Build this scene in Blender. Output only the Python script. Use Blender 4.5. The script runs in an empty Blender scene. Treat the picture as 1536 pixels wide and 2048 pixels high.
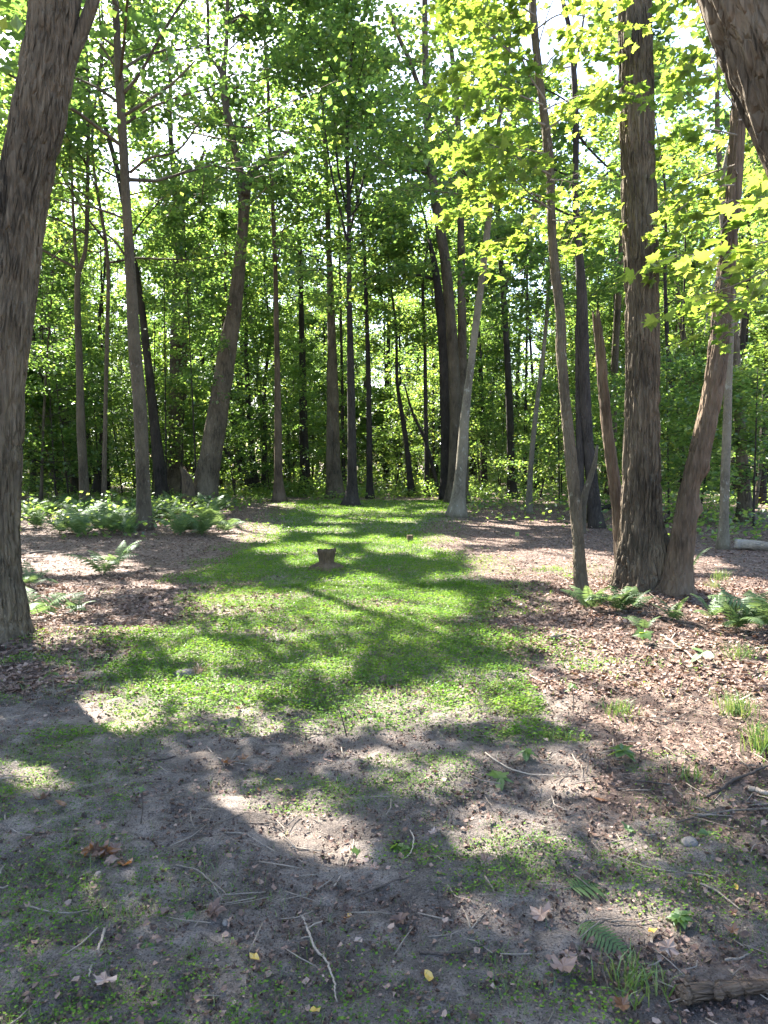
import bpy, math
import numpy as np
from mathutils import Matrix, Vector

# ------------------------------------------------------------------ camera, sky, sun, exposure
SC = bpy.context.scene
COL = SC.collection
CAM_H, FPX, PW, PH, YH = 1.6, 1500.0, 1536.0, 2048.0, 920.0     # eye height, focal length in photo pixels, photo size, horizon row
PITCH = math.atan((PH / 2 - YH) / FPX)
SUN_AZ, SUN_EL = math.radians(32), math.radians(47)               # degrees to the left of the view direction, height
cam_d = bpy.data.cameras.new('camera')
cam = bpy.data.objects.new('camera', cam_d); COL.objects.link(cam)
cam.location = (0, 0, CAM_H); cam.rotation_euler = (math.pi / 2 - PITCH, 0, 0)
cam_d.sensor_fit = 'VERTICAL'; cam_d.sensor_height = 36.0; cam_d.lens = FPX / PH * 36.0
cam_d.clip_start = 0.05; cam_d.clip_end = 2000
SC.camera = cam
world = bpy.data.worlds.new('World'); SC.world = world; world.use_nodes = True
wn = world.node_tree.nodes; wl = world.node_tree.links
bg = wn['Background']; sky = wn.new('ShaderNodeTexSky'); sky.sky_type = 'NISHITA'; sky.sun_disc = False
sky.sun_elevation = SUN_EL; sky.sun_rotation = -SUN_AZ; sky.air_density = 1.0; sky.dust_density = 1.6; sky.ozone_density = 1.0
wl.new(sky.outputs[0], bg.inputs[0]); bg.inputs[1].default_value = 0.078
TO_SUN = np.array([-math.sin(SUN_AZ) * math.cos(SUN_EL), math.cos(SUN_AZ) * math.cos(SUN_EL), math.sin(SUN_EL)])
sd = bpy.data.lights.new('sun', 'SUN'); sd.energy = 5.0; sd.angle = math.radians(0.45); sd.color = (1.0, 0.93, 0.82)
sun = bpy.data.objects.new('sun', sd); COL.objects.link(sun)
sun.rotation_euler = Vector(-TO_SUN).to_track_quat('-Z', 'Y').to_euler(); sun.location = (-20, 30, 40)
SC.view_settings.view_transform = 'Standard'; SC.view_settings.look = 'None'
SC.view_settings.gamma = 1.0; SC.view_settings.use_curve_mapping = False
SC.view_settings.exposure = 3.12
cy = SC.cycles
cy.use_denoising = True; cy.max_bounces = 7; cy.diffuse_bounces = 5; cy.glossy_bounces = 2; cy.transmission_bounces = 5
cy.transparent_max_bounces = 4; cy.caustics_reflective = False; cy.caustics_refractive = False
cy.sample_clamp_indirect = 6.0

RNG = np.random.default_rng(7)

# ------------------------------------------------------------------ helpers: noise, projection, meshes, tagging
def _hash(ix, iy, iz, seed):
    h = (ix * 374761393 + iy * 668265263 + iz * 2147483647 + seed * 974634777) & 0xFFFFFFFF
    h = ((h ^ (h >> 13)) * 1274126177) & 0xFFFFFFFF
    h = ((h ^ (h >> 16)) * 2246822519) & 0xFFFFFFFF
    return (h ^ (h >> 15)).astype(np.float64) / 4294967295.0
def vnoise(x, y, z=0.0, seed=0):
    x, y, z = np.broadcast_arrays(np.asarray(x, float), np.asarray(y, float), np.asarray(z, float))
    fx, fy, fz = np.floor(x), np.floor(y), np.floor(z)
    ix, iy, iz = fx.astype(np.int64), fy.astype(np.int64), fz.astype(np.int64)
    u, v, w = x - fx, y - fy, z - fz
    u, v, w = u * u * (3 - 2 * u), v * v * (3 - 2 * v), w * w * (3 - 2 * w)
    r = 0
    for a in (0, 1):
        for b in (0, 1):
            for c in (0, 1):
                k = _hash(ix + a, iy + b, iz + c, seed)
                r = r + k * (u if a else 1 - u) * (v if b else 1 - v) * (w if c else 1 - w)
    return r
def fbm(x, y, z=0.0, seed=0, oct=4):
    s, a, t = 0, 0.5, 0
    for o in range(oct):
        s = s + a * vnoise(np.asarray(x) * 2 ** o, np.asarray(y) * 2 ** o, np.asarray(z) * 2 ** o, seed + o * 17); t += a; a *= 0.5
    return s / t
CP, SP = math.cos(PITCH), math.sin(PITCH)
def ray(px, py):
    a, b = (px - PW / 2) / FPX, -(py - PH / 2) / FPX
    return np.array([a, CP + b * SP, b * CP - SP])
def at(px, py, depth):                       # a point of the photograph at a given distance along the ground
    d = ray(px, py); return np.array([0, 0, CAM_H]) + d * (depth / d[1])
def on_ground(px, py):
    d = ray(px, py); p = np.array([0, 0, CAM_H]) + d * (CAM_H / -d[2])
    p[2] = gz(p[0], p[1]); return p
def project(x, y, z):
    dx, dy, dz = np.asarray(x), np.asarray(y), np.asarray(z) - CAM_H
    fwd = np.maximum(dy * CP - dz * SP, 1e-3); up = dz * CP + dy * SP
    return PW / 2 + dx / fwd * FPX, PH / 2 - up / fwd * FPX
def gz(x, y):                                # height of the forest floor
    x = np.asarray(x, float); y = np.asarray(y, float)
    m = sum(h * np.exp(-((x - a) ** 2 + (y - b) ** 2) / w ** 2) for a, b, h, w in ((-3.45, 6.45, .07, .6), (2.99, 8.75, .09, .75), (3.3, 8.4, .05, .5), (2.2, 8.45, .03, .35), (-5.3, 16.6, .06, .6), (2.0, 20.5, .06, .6), (-.8, 10.9, .04, .5)))
    return m + 0.06 * (fbm(x * 0.35, y * 0.35, 0, 3, 3) - 0.5) + 0.5 * np.clip((y - 30) / 60, 0, 1) * (fbm(x * 0.05, y * 0.05, 0, 5, 2) - 0.35)
def new_mesh(name, V, faces, mat, attr=None, smooth=False):
    V = np.asarray(V, float).reshape(-1, 3)
    faces = [np.asarray(f, np.int64) for f in (faces if isinstance(faces, list) else [faces]) if len(f)]
    me = bpy.data.meshes.new(name)
    nl = sum(f.size for f in faces); npoly = sum(len(f) for f in faces)
    me.vertices.add(len(V)); me.vertices.foreach_set('co', V.astype(np.float32).ravel())
    me.loops.add(nl); me.loops.foreach_set('vertex_index', np.concatenate([f.ravel() for f in faces]).astype(np.int32))
    me.polygons.add(npoly)
    tot = np.concatenate([np.full(len(f), f.shape[1]) for f in faces]).astype(np.int32)
    me.polygons.foreach_set('loop_start', np.concatenate([[0], np.cumsum(tot)[:-1]]).astype(np.int32))
    me.polygons.foreach_set('loop_total', tot)
    me.polygons.foreach_set('use_smooth', np.full(npoly, smooth))
    for k, (dom, val) in (attr or {}).items():
        a = me.attributes.new(k, 'FLOAT', dom); a.data.foreach_set('value', np.asarray(val, np.float32))
    me.update(calc_edges=True)
    if mat: me.materials.append(mat)
    return me
def obj(name, me, parent=None, loc=None, kind=None, label=None):
    o = bpy.data.objects.new(name, me); COL.objects.link(o)
    if parent: o.parent = parent
    if loc is not None: o.location = loc
    if kind: o['kind'] = kind
    if label: o['label'] = label
    return o
def tag(o, label, cat, group=None):
    o['label'] = label; o['category'] = cat
    if group: o['group'] = group
    return o
def thing(name, label, cat, loc, group=None):
    o = bpy.data.objects.new(name, None); COL.objects.link(o); o.location = loc; o.empty_display_size = 0.2
    return tag(o, label, cat, group)
def unit(v): v = np.asarray(v, float); return v / np.maximum(np.linalg.norm(v, axis=-1, keepdims=True), 1e-9)
def smooth_line(P, n):
    P = np.asarray(P, float); k = len(P)
    if k == 2: t = np.linspace(0, 1, n)[:, None]; return P[0] * (1 - t) + P[1] * t
    s = np.concatenate([[0], np.cumsum(np.linalg.norm(np.diff(P[:, :3], axis=0), axis=1))])
    m = np.zeros_like(P); ds = np.maximum(np.diff(s), 1e-6)[:, None]; sl = np.diff(P, axis=0) / ds
    m[1:-1] = (sl[:-1] + sl[1:]) / 2; m[0] = sl[0]; m[-1] = sl[-1]
    q = np.linspace(0, s[-1], n); i = np.clip(np.searchsorted(s, q, 'right') - 1, 0, k - 2)
    h = (s[i + 1] - s[i]); t = ((q - s[i]) / np.maximum(h, 1e-6))[:, None]; h = h[:, None]
    return (2*t**3-3*t**2+1)*P[i] + (t**3-2*t**2+t)*h*m[i] + (-2*t**3+3*t**2)*P[i+1] + (t**3-t**2)*h*m[i+1]
def tube(P, R, seg=8, disp=None, cap=True, jag=0.0):
    P = np.asarray(P, float); R = np.asarray(R, float); n = len(P)
    T = unit(np.gradient(P, axis=0)); A = np.zeros_like(P)
    a = np.cross(T[0], [0, 1, 0]) if abs(T[0][1]) < 0.9 else np.cross(T[0], [1, 0, 0]); a = unit(a)
    for i in range(n):
        a = unit(a - T[i] * np.dot(a, T[i])); A[i] = a
    B = np.cross(T, A); th = np.linspace(0, 2 * math.pi, seg, endpoint=False)
    s = np.concatenate([[0], np.cumsum(np.linalg.norm(np.diff(P, axis=0), axis=1))])
    rr = R[:, None] * np.ones(seg)
    if disp is not None: rr = rr + disp(th[None, :] * np.ones((n, 1)), s[:, None] * np.ones(seg), rr)
    V = P[:, None] + rr[..., None] * (np.cos(th)[None, :, None] * A[:, None] + np.sin(th)[None, :, None] * B[:, None])
    if jag: V[-1] += T[-1] * (np.random.default_rng(seg).random(seg) ** 2 * jag)[:, None]
    V = V.reshape(-1, 3)
    i = np.arange(n - 1)[:, None] * seg; j = np.arange(seg)[None]; j2 = (j + 1) % seg
    Q = np.stack([i + j, i + j2, i + seg + j2, i + seg + j], -1).reshape(-1, 4)
    F = [Q]
    if cap:
        V = np.vstack([V, P[-1] - T[-1] * R[-1] * (0.5 if jag else -0.1), P[0]])
        c = n * seg; jj = np.arange(seg); k2 = (jj + 1) % seg
        F.append(np.vstack([np.stack([(n-1)*seg + jj, (n-1)*seg + k2, np.full(seg, c)], -1), np.stack([k2, jj, np.full(seg, c + 1)], -1)]))
    return V, F
def join(parts):
    Vs, Q, T, o = [], [], [], 0
    for V, F in parts:
        Vs.append(V)
        for f in F: (Q if f.shape[1] == 4 else T).append(f + o)
        o += len(V)
    return np.vstack(Vs), [np.vstack(x) for x in (Q, T) if x]

# ------------------------------------------------------------------ materials
def mat(name):
    m = bpy.data.materials.new(name); m.use_nodes = True; nt = m.node_tree
    for n in list(nt.nodes): nt.nodes.remove(n)
    out = nt.nodes.new('ShaderNodeOutputMaterial')
    return m, nt, out
def N(nt, t, **kw):
    n = nt.nodes.new('ShaderNode' + t)
    for k, v in kw.items():
        if k in n.inputs: n.inputs[k].default_value = v
        else: setattr(n, k, v)
    return n
def ramp(nt, fac, stops):
    r = N(nt, 'ValToRGB'); e = r.color_ramp.elements
    while len(e) < len(stops): e.new(0.5)
    for x, (p, c) in zip(e, stops): x.position = p; x.color = (*c, 1)
    if fac is not None: nt.links.new(fac, r.inputs[0])
    return r
def mixc(nt, fac, a, b, mode='MIX'):
    m = N(nt, 'MixRGB', blend_type=mode)
    for s, v in ((0, fac), (1, a), (2, b)):
        if hasattr(v, 'is_linked'): nt.links.new(v, m.inputs[s])
        elif isinstance(v, (int, float)): m.inputs[s].default_value = v
        else: m.inputs[s].default_value = (*v, 1)
    return m.outputs[0]
def noise(nt, scale, detail=4, vec=None, rough=0.55, dist=0.0):
    n = N(nt, 'TexNoise', Scale=scale, Detail=detail, Roughness=rough, Distortion=dist)
    if vec is not None: nt.links.new(vec, n.inputs['Vector'])
    return n.outputs['Fac']
def attr(nt, k): return N(nt, 'Attribute', attribute_name=k).outputs['Fac']
def scaled(nt, sc, src='Object'):
    tc = N(nt, 'TexCoord'); mp = N(nt, 'Mapping'); mp.inputs['Scale'].default_value = sc
    nt.links.new(tc.outputs[src], mp.inputs[0]); return mp.outputs[0]
def leaf_mat(name, stops, tstops, trans=0.5, gloss=0.05, rough=0.38):
    m, nt, out = mat(name)
    v = attr(nt, 'v'); oi = N(nt, 'ObjectInfo')
    f = N(nt, 'Math', operation='MULTIPLY_ADD'); nt.links.new(oi.outputs['Random'], f.inputs[0]); f.inputs[1].default_value = 0.3; nt.links.new(v, f.inputs[2])
    g = N(nt, 'Math', operation='SUBTRACT'); nt.links.new(f.outputs[0], g.inputs[0]); g.inputs[1].default_value = 0.15
    d = N(nt, 'BsdfDiffuse'); t = N(nt, 'BsdfTranslucent'); gl = N(nt, 'BsdfGlossy', Roughness=rough)
    nt.links.new(ramp(nt, g.outputs[0], stops).outputs[0], d.inputs[0]); nt.links.new(ramp(nt, g.outputs[0], tstops).outputs[0], t.inputs[0])
    gl.inputs[0].default_value = (0.9, 0.95, 1, 1)
    m1 = N(nt, 'MixShader', Fac=trans); nt.links.new(d.outputs[0], m1.inputs[1]); nt.links.new(t.outputs[0], m1.inputs[2])
    m2 = N(nt, 'MixShader', Fac=gloss); nt.links.new(m1.outputs[0], m2.inputs[1]); nt.links.new(gl.outputs[0], m2.inputs[2])
    nt.links.new(m2.outputs[0], out.inputs[0]); return m
GREENS = [(0.0, (0.026, 0.065, 0.022)), (0.45, (0.05, 0.105, 0.03)), (0.8, (0.09, 0.15, 0.038)), (1.0, (0.17, 0.2, 0.045))]
TGREENS = [(0.0, (0.11, 0.22, 0.045)), (0.45, (0.22, 0.36, 0.06)), (0.8, (0.34, 0.46, 0.07)), (1.0, (0.5, 0.52, 0.08))]
M_LEAF = leaf_mat('canopy leaf', GREENS, TGREENS)
M_MAPLE = leaf_mat('maple leaf', [(0.0, (0.04, 0.1, 0.02)), (0.5, (0.075, 0.15, 0.025)), (1.0, (0.13, 0.2, 0.03))],
                   [(0.0, (0.18, 0.3, 0.035)), (0.5, (0.3, 0.4, 0.05)), (1.0, (0.42, 0.47, 0.07))], trans=0.52, gloss=0.05)
M_FERN = leaf_mat('fern leaf', [(0.0, (0.045, 0.095, 0.03)), (1.0, (0.1, 0.155, 0.05))], [(0.0, (0.1, 0.18, 0.05)), (1.0, (0.22, 0.3, 0.09))], trans=0.35, gloss=0.03, rough=.5)
M_COVER = leaf_mat('ground cover leaf', [(0.0, (0.05, 0.13, 0.016)), (0.6, (0.115, 0.22, 0.024)), (1.0, (0.22, 0.3, 0.05))],
                   [(0.0, (0.08, 0.2, 0.015)), (0.6, (0.17, 0.32, 0.02)), (1.0, (0.34, 0.42, 0.05))], trans=0.4, gloss=0.012, rough=.6)
M_DEAD = leaf_mat('dead leaf', [(0.0, (0.045, 0.028, 0.022)), (0.3, (0.13, 0.08, 0.06)), (0.6, (0.24, 0.155, 0.12)), (0.88, (0.33, 0.235, 0.19)), (1.0, (0.42, 0.33, 0.28))],
                  [(0.0, (0.04, 0.02, 0.01)), (0.5, (0.14, 0.07, 0.04)), (1.0, (0.28, 0.16, 0.08))], trans=0.15, gloss=0.02, rough=0.5)
M_RUST = leaf_mat('rusty leaf', [(0.0, (0.09, 0.04, 0.02)), (0.6, (0.19, 0.09, 0.045)), (1.0, (0.32, 0.17, 0.08))], [(0.0, (0.2, 0.07, 0.02)), (1.0, (0.45, 0.2, 0.05))], trans=0.3)
M_GRASS = leaf_mat('grass blade', [(0.0, (0.04, 0.1, 0.018)), (0.8, (0.09, 0.18, 0.03)), (1.0, (0.2, 0.24, 0.07))], [(0.0, (0.08, 0.2, 0.03)), (1.0, (0.3, 0.34, 0.08))], trans=0.35)

def bark_mat(name, dark, light, lichen=(0.3, 0.3, 0.26), fx=26, fz=4.0, bump=0.9, amount=0.3, lich=0.62, lying=False):
    m, nt, out = mat(name)
    vec = scaled(nt, (fz / fx, 1, 1) if lying else (1, 1, fz / fx))
    warp = N(nt, 'TexNoise', Scale=6, Detail=2); nt.links.new(vec, warp.inputs['Vector'])
    add = N(nt, 'VectorMath', operation='MULTIPLY_ADD'); nt.links.new(warp.outputs['Color'], add.inputs[0]); add.inputs[1].default_value = (0.09, 0.09, 0.09); nt.links.new(vec, add.inputs[2])
    vo = N(nt, 'TexVoronoi', Scale=fx, feature='DISTANCE_TO_EDGE'); nt.links.new(add.outputs[0], vo.inputs['Vector'])
    r1 = ramp(nt, vo.outputs['Distance'], [(0.0, (0, 0, 0)), (0.22, (0.75, 0.75, 0.75)), (0.6, (1, 1, 1))])
    fine = noise(nt, fx * 4, 5, vec, 0.7)
    big = noise(nt, 2.3, 4, scaled(nt, (1, 1, 0.5)), 0.6)
    h = N(nt, 'Math', operation='MULTIPLY_ADD'); nt.links.new(fine, h.inputs[0]); h.inputs[1].default_value = 0.5; nt.links.new(r1.outputs[0], h.inputs[2])
    st1 = noise(nt, fx * 1.15, 4, add.outputs[0], 0.62)
    c = mixc(nt, ramp(nt, st1, [(0.38, (0, 0, 0)), (0.5, (.45,) * 3), (0.64, (1, 1, 1))]).outputs[0], dark, light)
    c = mixc(nt, ramp(nt, fine, [(0.35, (0.55,) * 3), (0.65, (0, 0, 0))]).outputs[0], c, dark)
    c = mixc(nt, ramp(nt, big, [(0.35, (0, 0, 0)), (0.7, (1, 1, 1))]).outputs[0], c, tuple(x * 1.35 for x in light))
    lf = noise(nt, 9, 5, scaled(nt, (1, 1, 0.6)), 0.7)
    lm = ramp(nt, lf, [(lich, (0, 0, 0)), (lich + 0.07, (amount,) * 3)])
    c = mixc(nt, lm.outputs[0], c, lichen)
    oi = N(nt, 'ObjectInfo'); hv = N(nt, 'HueSaturation'); nt.links.new(c, hv.inputs['Color'])
    mr = N(nt, 'MapRange'); nt.links.new(oi.outputs['Random'], mr.inputs[0]); mr.inputs[3].default_value = 0.8; mr.inputs[4].default_value = 1.2; nt.links.new(mr.outputs[0], hv.inputs['Value'])
    b = N(nt, 'Bump', Strength=bump, Distance=0.03); nt.links.new(h.outputs[0], b.inputs['Height'])
    p = N(nt, 'BsdfPrincipled', Roughness=0.9); p.inputs['Specular IOR Level'].default_value = 0.25
    nt.links.new(hv.outputs[0], p.inputs['Base Color']); nt.links.new(b.outputs[0], p.inputs['Normal']); nt.links.new(p.outputs[0], out.inputs[0])
    return m
M_BARK = bark_mat('furrowed grey brown bark', (0.03, 0.0235, 0.0165), (0.12, 0.096, 0.068))
M_BARK_BIG = bark_mat('deep furrowed oak bark', (0.03, 0.0235, 0.017), (0.165, 0.129, 0.09), fx=24, fz=3.4, bump=1.0, amount=0.2)
M_BARK_DARK = bark_mat('dark bark', (0.012, 0.01, 0.009), (0.045, 0.037, 0.032), amount=0.12)  # same bark pattern with a much darker base tone all over
M_BARK_RED = bark_mat('reddish bare bark', (0.034, 0.024, 0.017), (0.115, 0.083, 0.057), fx=20, fz=3, bump=0.7, amount=0.15)
M_BARK_PALE = bark_mat('pale smooth bark', (0.065, 0.056, 0.042), (0.145, 0.127, 0.095), (0.3, 0.3, 0.26), fx=30, fz=12, bump=0.4, amount=0.5, lich=0.58)
M_BARK_MOTTLED = bark_mat('mottled maple bark', (0.036, 0.029, 0.02), (0.105, 0.085, 0.06), (0.3, 0.28, 0.23), fx=30, fz=8, bump=0.6, amount=0.55, lich=0.62)
M_TWIG = bark_mat('twig bark', (0.08, 0.065, 0.053), (0.21, 0.175, 0.145), fx=90, fz=30, bump=0.3)
M_TWIG_PALE = bark_mat('bleached twig', (0.12, 0.095, 0.075), (0.28, 0.235, 0.19), fx=90, fz=30, bump=0.2)
M_TWIG_DARK = bark_mat('dark wet twig', (0.035, 0.028, 0.025), (0.09, 0.07, 0.06), fx=90, fz=30, bump=0.3)
M_ROT = bark_mat('weathered stump wood', (0.035, 0.025, 0.017), (0.17, 0.12, 0.075), (0.15, 0.2, 0.07), fx=40, fz=5, bump=0.9, amount=0.5)
M_LOG = bark_mat('pale barkless log', (0.1, 0.085, 0.07), (0.24, 0.21, 0.18), (0.34, 0.34, 0.31), fx=22, fz=4, bump=0.6, amount=0.6, lying=True)
M_LOG_BARK = bark_mat('rough log bark', (0.08, 0.052, 0.038), (0.32, 0.225, 0.16), (0.26, 0.27, 0.1), fx=60, fz=12, bump=1.0, amount=0.35, lying=True)

def ground_mat():
    m, nt, out = mat('forest floor')
    vec = scaled(nt, (1, 1, 1))
    n1 = noise(nt, 3.0, 6, vec, 0.62); n2 = noise(nt, 28, 6, vec, 0.7); n3 = noise(nt, 140, 3, vec, 0.7)
    nm = noise(nt, 11, 8, vec, 0.72)
    mud = ramp(nt, nm, [(0.32, (0.085, 0.066, 0.056)), (0.45, (0.22, 0.182, 0.16)), (0.57, (0.35, 0.295, 0.262)), (0.75, (0.44, 0.37, 0.325))]).outputs[0]
    mud = mixc(nt, ramp(nt, n1, [(0.42, (0, 0, 0)), (0.6, (0.6,) * 3)]).outputs[0], mud, (0.075, 0.062, 0.057))
    mud = mixc(nt, ramp(nt, n3, [(0.38, (0.8,) * 3), (0.5, (0, 0, 0))]).outputs[0], mud, (0.03, 0.024, 0.021))
    mud = mixc(nt, ramp(nt, noise(nt, 90, 3, vec, 0.75), [(0.56, (0, 0, 0)), (0.68, (0.7,) * 3)]).outputs[0], mud, (0.36, 0.31, 0.285))
    sand = ramp(nt, n2, [(0.3, (0.2, 0.15, 0.12)), (0.7, (0.38, 0.31, 0.255))]).outputs[0]
    mud = mixc(nt, attr(nt, 'sand'), mud, sand)
    vo = N(nt, 'TexVoronoi', Scale=24.0, Randomness=1.0); nt.links.new(vec, vo.inputs['Vector'])
    lit = ramp(nt, vo.outputs['Color'], [(0.1, (0.07, 0.045, 0.036)), (0.5, (0.19, 0.125, 0.1)), (0.85, (0.34, 0.245, 0.2))]).outputs[0]
    lit = mixc(nt, ramp(nt, n2, [(0.3, (0.8,) * 3), (0.6, (0, 0, 0))]).outputs[0], lit, (0.06, 0.042, 0.034))
    a = N(nt, 'Math', operation='ADD'); nt.links.new(attr(nt, 'litter'), a.inputs[0])
    b = N(nt, 'Math', operation='MULTIPLY_ADD'); nt.links.new(n2, b.inputs[0]); b.inputs[1].default_value = 0.8; b.inputs[2].default_value = -0.4; nt.links.new(b.outputs[0], a.inputs[1])
    c = mixc(nt, ramp(nt, a.outputs[0], [(0.35, (0, 0, 0)), (0.65, (1, 1, 1))]).outputs[0], mud, lit)
    g = N(nt, 'Math', operation='MULTIPLY_ADD'); sp = N(nt, 'Math', operation='ADD'); nt.links.new(n3, sp.inputs[0]); nt.links.new(nm, sp.inputs[1]); nt.links.new(sp.outputs[0], g.inputs[0]); g.inputs[1].default_value = 0.9; nt.links.new(attr(nt, 'moss'), g.inputs[2])
    gc = ramp(nt, n3, [(0.3, (0.04, 0.09, 0.014)), (0.7, (0.1, 0.19, 0.026))]).outputs[0]
    c = mixc(nt, ramp(nt, g.outputs[0], [(1.2, (0, 0, 0)), (1.6, (0.9,) * 3)]).outputs[0], c, gc)
    h = N(nt, 'Math', operation='MULTIPLY_ADD'); nt.links.new(n3, h.inputs[0]); h.inputs[1].default_value = 0.35; nt.links.new(n2, h.inputs[2])
    h2 = N(nt, 'Math', operation='MULTIPLY_ADD'); nt.links.new(nm, h2.inputs[0]); h2.inputs[1].default_value = 1.5; nt.links.new(h.outputs[0], h2.inputs[2])
    bp = N(nt, 'Bump', Strength=1.0, Distance=0.06); nt.links.new(h2.outputs[0], bp.inputs['Height'])
    p = N(nt, 'BsdfPrincipled'); p.inputs['Specular IOR Level'].default_value = 0.3
    rr = ramp(nt, n1, [(0.35, (0.6,) * 3), (0.7, (0.95,) * 3)]); nt.links.new(rr.outputs[0], p.inputs['Roughness'])
    nt.links.new(c, p.inputs['Base Color']); nt.links.new(bp.outputs[0], p.inputs['Normal']); nt.links.new(p.outputs[0], out.inputs[0])
    return m
M_GROUND = ground_mat()

# ------------------------------------------------------------------ where things grow on the floor (photo rows turned into places on the ground)
def in_poly(x, y, poly):
    poly = np.asarray(poly, float); inside = np.zeros(np.shape(x), bool); j = len(poly) - 1
    for i in range(len(poly)):
        xi, yi = poly[i]; xj, yj = poly[j]
        inside ^= ((yi > y) != (yj > y)) & (x < (xj - xi) * (y - yi) / (yj - yi + 1e-9) + xi); j = i
    return inside
def G(px, py): d = ray(px, py); p = np.array([0, 0, CAM_H]) + d * (CAM_H / -d[2]); return p[:2]
PATH = [(604,1002),(575,1040),(552,1085),(470,1115),(405,1145),(380,1200),(345,1265),(300,1315),(230,1350),(275,1400),(345,1455),(430,1490),(600,1495),(800,1480),(970,1465),(1080,1405),(1035,1350),(985,1290),(915,1245),(925,1205),(975,1165),(930,1130),(880,1105),(815,1068),(870,1035),(905,1002)]
PATH_W = [G(*p) for p in PATH]
PATCH = [(560,1590,330,60,1.),(860,1560,190,75,1.),(1040,1690,130,80,.95),(120,1600,140,70,.55),(60,1850,110,60,.65),(940,1950,190,60,.5),(240,1560,160,35,.6),(850,1660,130,65,.8),(480,1790,120,40,.35),(730,1900,150,50,.3),(1000,1760,160,40,.45),(300,1400,160,40,.5),(470,1390,150,40,.8),(1150,1150,60,10,.3)]
SAND = [(230,1440,120,38,1.),(150,1490,70,30,.7),(610,1660,150,60,.45),(420,1520,90,25,.6),(880,1300,60,18,.5),(350,1290,60,15,.7),(1130,1415,80,25,.7),(1130,1560,70,30,.5),(180,1105,50,10,.3),(1250,1850,100,35,.3),(60,1570,50,40,.5),(700,1480,120,20,.4),(900,1500,150,30,.3)]
def blobs(px, py, L):
    r = np.zeros(np.shape(px))
    for cx, cy_, rx, ry, w in L:
        r = np.maximum(r, w * np.clip(1.5 - 1.1 * np.sqrt(((px - cx) / rx) ** 2 + ((py - cy_) / ry) ** 2), 0, 1))
    return r
def masks(x, y):
    x = np.asarray(x, float); y = np.asarray(y, float)
    wob = 0.5 * (fbm(x * 0.9, y * 0.9, 0, 11, 3) - 0.5); wob2 = 0.5 * (fbm(x * 0.9, y * 0.9, 0, 29, 3) - 0.5)
    px, py = project(x, y, 0 * x); px = np.where(y > 0.3, px, -999); py = np.where(y > 0.3, py, 9999)
    moss = np.zeros(x.shape)
    for ox, oy in ((0, 0), (.22, 0), (-.22, 0), (0, .22), (0, -.22), (.45, 0), (-.45, 0), (.75, .1), (-.75, 0), (0, .6), (0, .9)):
        moss += in_poly(x + wob * 1.5 + ox * (1 + y * .02), y + wob2 * 1.5 + oy, PATH_W) / 9.5
    moss = np.clip(moss, 0, 1)
    near = blobs(px + wob * 260, py + wob2 * 120, PATCH)
    fuzz = np.clip((fbm(x * 1.9, y * 1.9, 0, 43, 4) - 0.47) * 3.6, 0, .52) * np.clip((7 - y) / 1.5, 0, 1) * np.clip((2.6 - x) / 1.2, 0.15, 1)
    moss = np.maximum(moss, np.maximum(near * np.clip(0.5 + 1.0 * fbm(x * 5, y * 5, 0, 41, 3), 0, 1.15), fuzz))
    bare = np.clip((fbm(x * 1.1, y * 1.1, 0, 51, 3) - 0.56) * 6, 0, 0.6) * np.clip((16 - y) / 6, 0, 1)
    moss = np.clip(moss - bare, 0, 1)
    sand = blobs(px + wob * 200, py + wob2 * 100, SAND) * np.clip(0.3 + 1.2 * fbm(x * 3, y * 3, 0, 61, 3), 0, 1)
    # litter: everything off the path and beyond the bare muddy clearing near the camera
    mudzone = np.clip((6.2 - y) / 1.6, 0, 1) * np.clip((1.35 - x + (y - 3) * 0.1) / 0.7, 0, 1)
    leftlit = np.clip((-1.8 - x) / 0.6, 0, 1) * np.clip((y - 4.7) / 0.8, 0, 1)
    mudzone = mudzone * (1 - leftlit)
    litter = np.clip(0.85 - mudzone * 0.75 - moss * 0.8 - sand * 0.5 + 0.5 * (fbm(x * 1.7, y * 1.7, 0, 71, 3) - 0.5), 0, 1)
    return moss, litter, sand

# ------------------------------------------------------------------ forest floor: one sheet, fine near the camera
def axis(parts):
    r = [parts[0][0]]
    for a, b, n in parts: r += list(np.linspace(a, b, n + 1)[1:])
    return np.array(r)
gx = axis([(-400, -60, 6), (-60, -14, 24), (-14, -4, 50), (-4, 4, 230), (4, 14, 50), (14, 60, 24), (60, 400, 6)])
gy = axis([(-300, -20, 5), (-20, 1, 12), (1, 6.5, 160), (6.5, 16, 100), (16, 45, 70), (45, 120, 26), (120, 500, 6)])
XX, YY = np.meshgrid(gx, gy)
mo, li, sa = masks(XX.ravel(), YY.ravel()); X, Y = XX.ravel(), YY.ravel()
Z = gz(X, Y) + (fbm(X * 5, Y * 5, 0, 81, 3) - 0.5) * 0.05 * np.clip((20 - Y) / 10, 0, 1) * (Y > 0) + (fbm(X * 13, Y * 13, 0, 83, 2) - 0.5) * 0.045 * np.clip((9 - Y) / 4, 0, 1) * (np.abs(X) < 6) * (Y > 0)
nx = len(gx); i = np.arange(len(gy) - 1)[:, None] * nx + np.arange(nx - 1)[None]
gq = np.stack([i, i + 1, i + nx + 1, i + nx], -1).reshape(-1, 4)
ground = obj('forest_floor', new_mesh('forest_floor', np.stack([X, Y, Z], -1), gq, M_GROUND, {'moss': ('POINT', mo), 'litter': ('POINT', li), 'sand': ('POINT', sa)}, True), kind='structure')
ground['label'] = 'bare grey mud and leaf litter floor with a mossy green path'

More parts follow.
